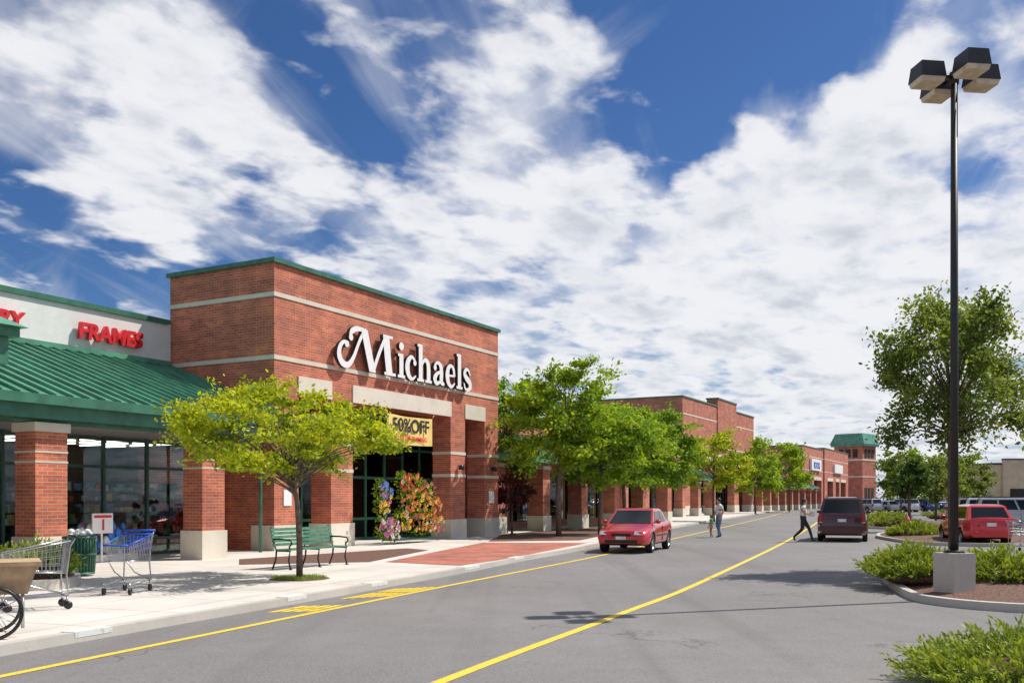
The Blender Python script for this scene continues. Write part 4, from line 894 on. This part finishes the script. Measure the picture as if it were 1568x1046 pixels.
# ------------------------------------------------------------------ people
SK=simple('skin',(.55,.32,.22),.5,.08)
def person(name,loc,rz,H,pose,shirt,pants,hair,shoe,extra=None):
    s=H/1.7; J=pose; V=[];R=[];E_=[];tag=[]
    def v(p,r,t): V.append(tuple(c*s for c in p)); R.append(r*s); tag.append(t); return len(V)-1
    def chain(start,lst,t):
        a=start
        for p,r in lst:
            n_=v(p,r,t); E_.append((a,n_)); a=n_
        return a
    pel=v((0,0,.95),.15,'p'); wa=chain(pel,[((.0,0,1.08),.13,)],'s'); ch=chain(wa,[((.01,0,1.25),.15),((.01,0,1.38),.13)],'s'); nk=chain(ch,[((.015,0,1.46),.058)],'k'); hd=chain(nk,[((.03,0,1.54),.06)],'k')
    for sd_,k_ in ((1,'L'),(-1,'R')):
        hip=v((0,.09*sd_,.90),.115,'p'); E_.append((pel,hip))
        kn=J['knee'+k_]; an=J['ank'+k_]; to=J['toe'+k_]
        md_=tuple((a+b)/2 for a,b in zip((0,.09*sd_,.9),kn)); c1=chain(hip,[(md_,.095),(kn,.07)],'p')
        cf=tuple(a*.65+b*.35 for a,b in zip(kn,an)); c2=chain(c1,[(cf,.066),(an,.045)],'p'); chain(c2,[((an[0],an[1],an[2]-.045),.04),(to,.034)],'f')
        sh=v((.005,.17*sd_,1.38),.065,'s'); E_.append((ch,sh)); el=J['elb'+k_]; wr=J['wri'+k_]
        md_=tuple((a+b)/2 for a,b in zip((.005,.17*sd_,1.38),el)); c1=chain(sh,[(md_,.06)],'s'); c1=chain(c1,[(el,.044)],'k'); c2=chain(c1,[(tuple(a*.6+b*.4 for a,b in zip(el,wr)),.041),(wr,.027)],'k')
        dv=(Vector(wr)-Vector(el)).normalized(); pm_=Vector(wr)+dv*.05; pc=chain(c2,[(tuple(pm_),.028)],'k'); sidev=dv.cross(Vector((0,1,0))); sidev=sidev.normalized() if sidev.length>.1 else Vector((0,0,1))
        for fi in range(4):
            o_=sidev*(fi-1.5)*.019; ln=(.07,.08,.078,.06)[fi]; a=pm_+dv*.035+o_; chain(pc,[(tuple(a),.010),(tuple(a+dv*ln*.5),.009),(tuple(a+dv*ln*.8+Vector((0,-sd_*.02,0))),.007)],'k')
        a=Vector(wr)+dv*.02-sidev*.03; chain(c2,[(tuple(a),.010),(tuple(a+dv*.05-sidev*.02),.009)],'k')
    me=bpy.data.meshes.new('sk'); me.from_pydata(V,E_,[]); o=bpy.data.objects.new('sk',me); COL.objects.link(o)
    md=o.modifiers.new('s','SKIN'); md.use_smooth_shade=True
    for i,d in enumerate(me.skin_vertices[0].data): d.radius=(R[i],R[i]*(1.0)); d.use_root=(i==0)
    for i in (wa,ch,pel): me.skin_vertices[0].data[i].radius=(R[i]*1.15,R[i]*.85)
    m2=o.modifiers.new('u','SUBSURF'); m2.levels=1
    bpy.context.view_layer.update(); ev=o.evaluated_get(bpy.context.evaluated_depsgraph_get()).to_mesh()
    b=MB(); b.v=[tuple(q.co) for q in ev.vertices]; b.f=[tuple(q.vertices) for q in ev.polygons]; b.s=[True]*len(b.f)
    seg=[(Vector(V[a]),Vector(V[c_]),tag[c_]) for a,c_ in E_]; mi={'s':0,'p':1,'k':2,'f':3}
    for f_ in b.f:
        c_=sum((Vector(b.v[i]) for i in f_),Vector())/len(f_); best=None
        for a,d,t_ in seg:
            ab=d-a; u=max(0,min(1,(c_-a).dot(ab)/max(ab.length_squared,1e-9))); ds=(c_-a-ab*u).length
            if best is None or ds<best[0]: best=(ds,t_)
        b.m.append(mi[best[1]])
    bpy.data.objects.remove(o)
    hc=(.045*s,0,1.60*s)
    b.sphere(hc,.1*s,2,16,12,(.92,.76,1.18)); b.sphere((hc[0]+.095*s,0,hc[2]-.01*s),.017*s,2,6,5,(1,.8,1.5))
    b.sphere((hc[0]+.075*s,0,hc[2]-.075*s),.028*s,2,8,6)
    for q in (-1,1):
        b.sphere((hc[0]+.082*s,q*.03*s,hc[2]+.012*s),.010*s,5,6,4); b.sphere((hc[0]-.0,q*.077*s,hc[2]-.005*s),.022*s,2,6,5,(.7,.4,1.2))
    b.sphere((hc[0]+.088*s,0,hc[2]-.05*s),.016*s,6,6,4,(.5,1.3,.4))
    b.sphere((hc[0]-.022*s,0,hc[2]+.025*s),.108*s,4,14,10,(.95,.86,1.08)); b.sphere((hc[0]-.07*s,0,hc[2]-.09*s),.07*s,4,10,8,(.7,1.1,1.5))
    if extra: extra(b,s)
    return b.obj(name,[shirt,pants,SK,shoe,hair,'blacksign',M['redsign'],simple('bag_white',(.7,.68,.64),.6,.1)],None,loc,rz)
white=simple('white_cotton',(.78,.77,.75),.8,.08); jean=simple('blue_denim',(.14,.22,.36),.85,.2,20); blk=simple('dark_trousers',(.03,.03,.035),.8,.2); brn=simple('brown_hair',(.05,.025,.015),.5,.2); blh=simple('dark_hair',(.02,.015,.012),.5,.2); grn=simple('green_shirt',(.08,.45,.2),.8,.1); tn=simple('khaki_shorts',(.3,.25,.18),.8,.1)
stride=dict(kneeL=(.24,.1,.52),ankL=(.36,.1,.10),toeL=(.50,.1,.07),kneeR=(-.05,-.1,.49),ankR=(-.36,-.1,.20),toeR=(-.30,-.1,.04),elbL=(.10,.21,1.13),wriL=(.32,.14,1.16),elbR=(.06,-.22,1.12),wriR=(.30,-.14,1.14))
walk2=dict(kneeL=(.08,.1,.50),ankL=(.10,.1,.08),toeL=(.24,.1,.03),kneeR=(.04,-.1,.49),ankR=(-.14,-.1,.10),toeR=(-.02,-.1,.03),elbL=(-.05,.23,1.12),wriL=(.08,.24,.90),elbR=(.02,-.24,1.10),wriR=(.14,-.26,.84))
def bag(b,s):
    b.hexa([tuple(c*s for c in q) for q in [(.2,-.16,1.0),(.42,-.16,1.0),(.42,.16,1.0),(.2,.16,1.0),(.22,-.15,1.22),(.44,-.15,1.22),(.44,.15,1.22),(.22,.15,1.22)]],7)
person('walking_woman',(11.65,37.9,.0),math.radians(-12),1.72,stride,white,blk,brn,blk,bag)
person('standing_woman',(9.3,42.5,.0),math.radians(200),1.74,walk2,white,jean,blh,blk)
person('walking_child',(8.8,41.8,.0),math.radians(190),1.0,walk2,grn,tn,brn,white)
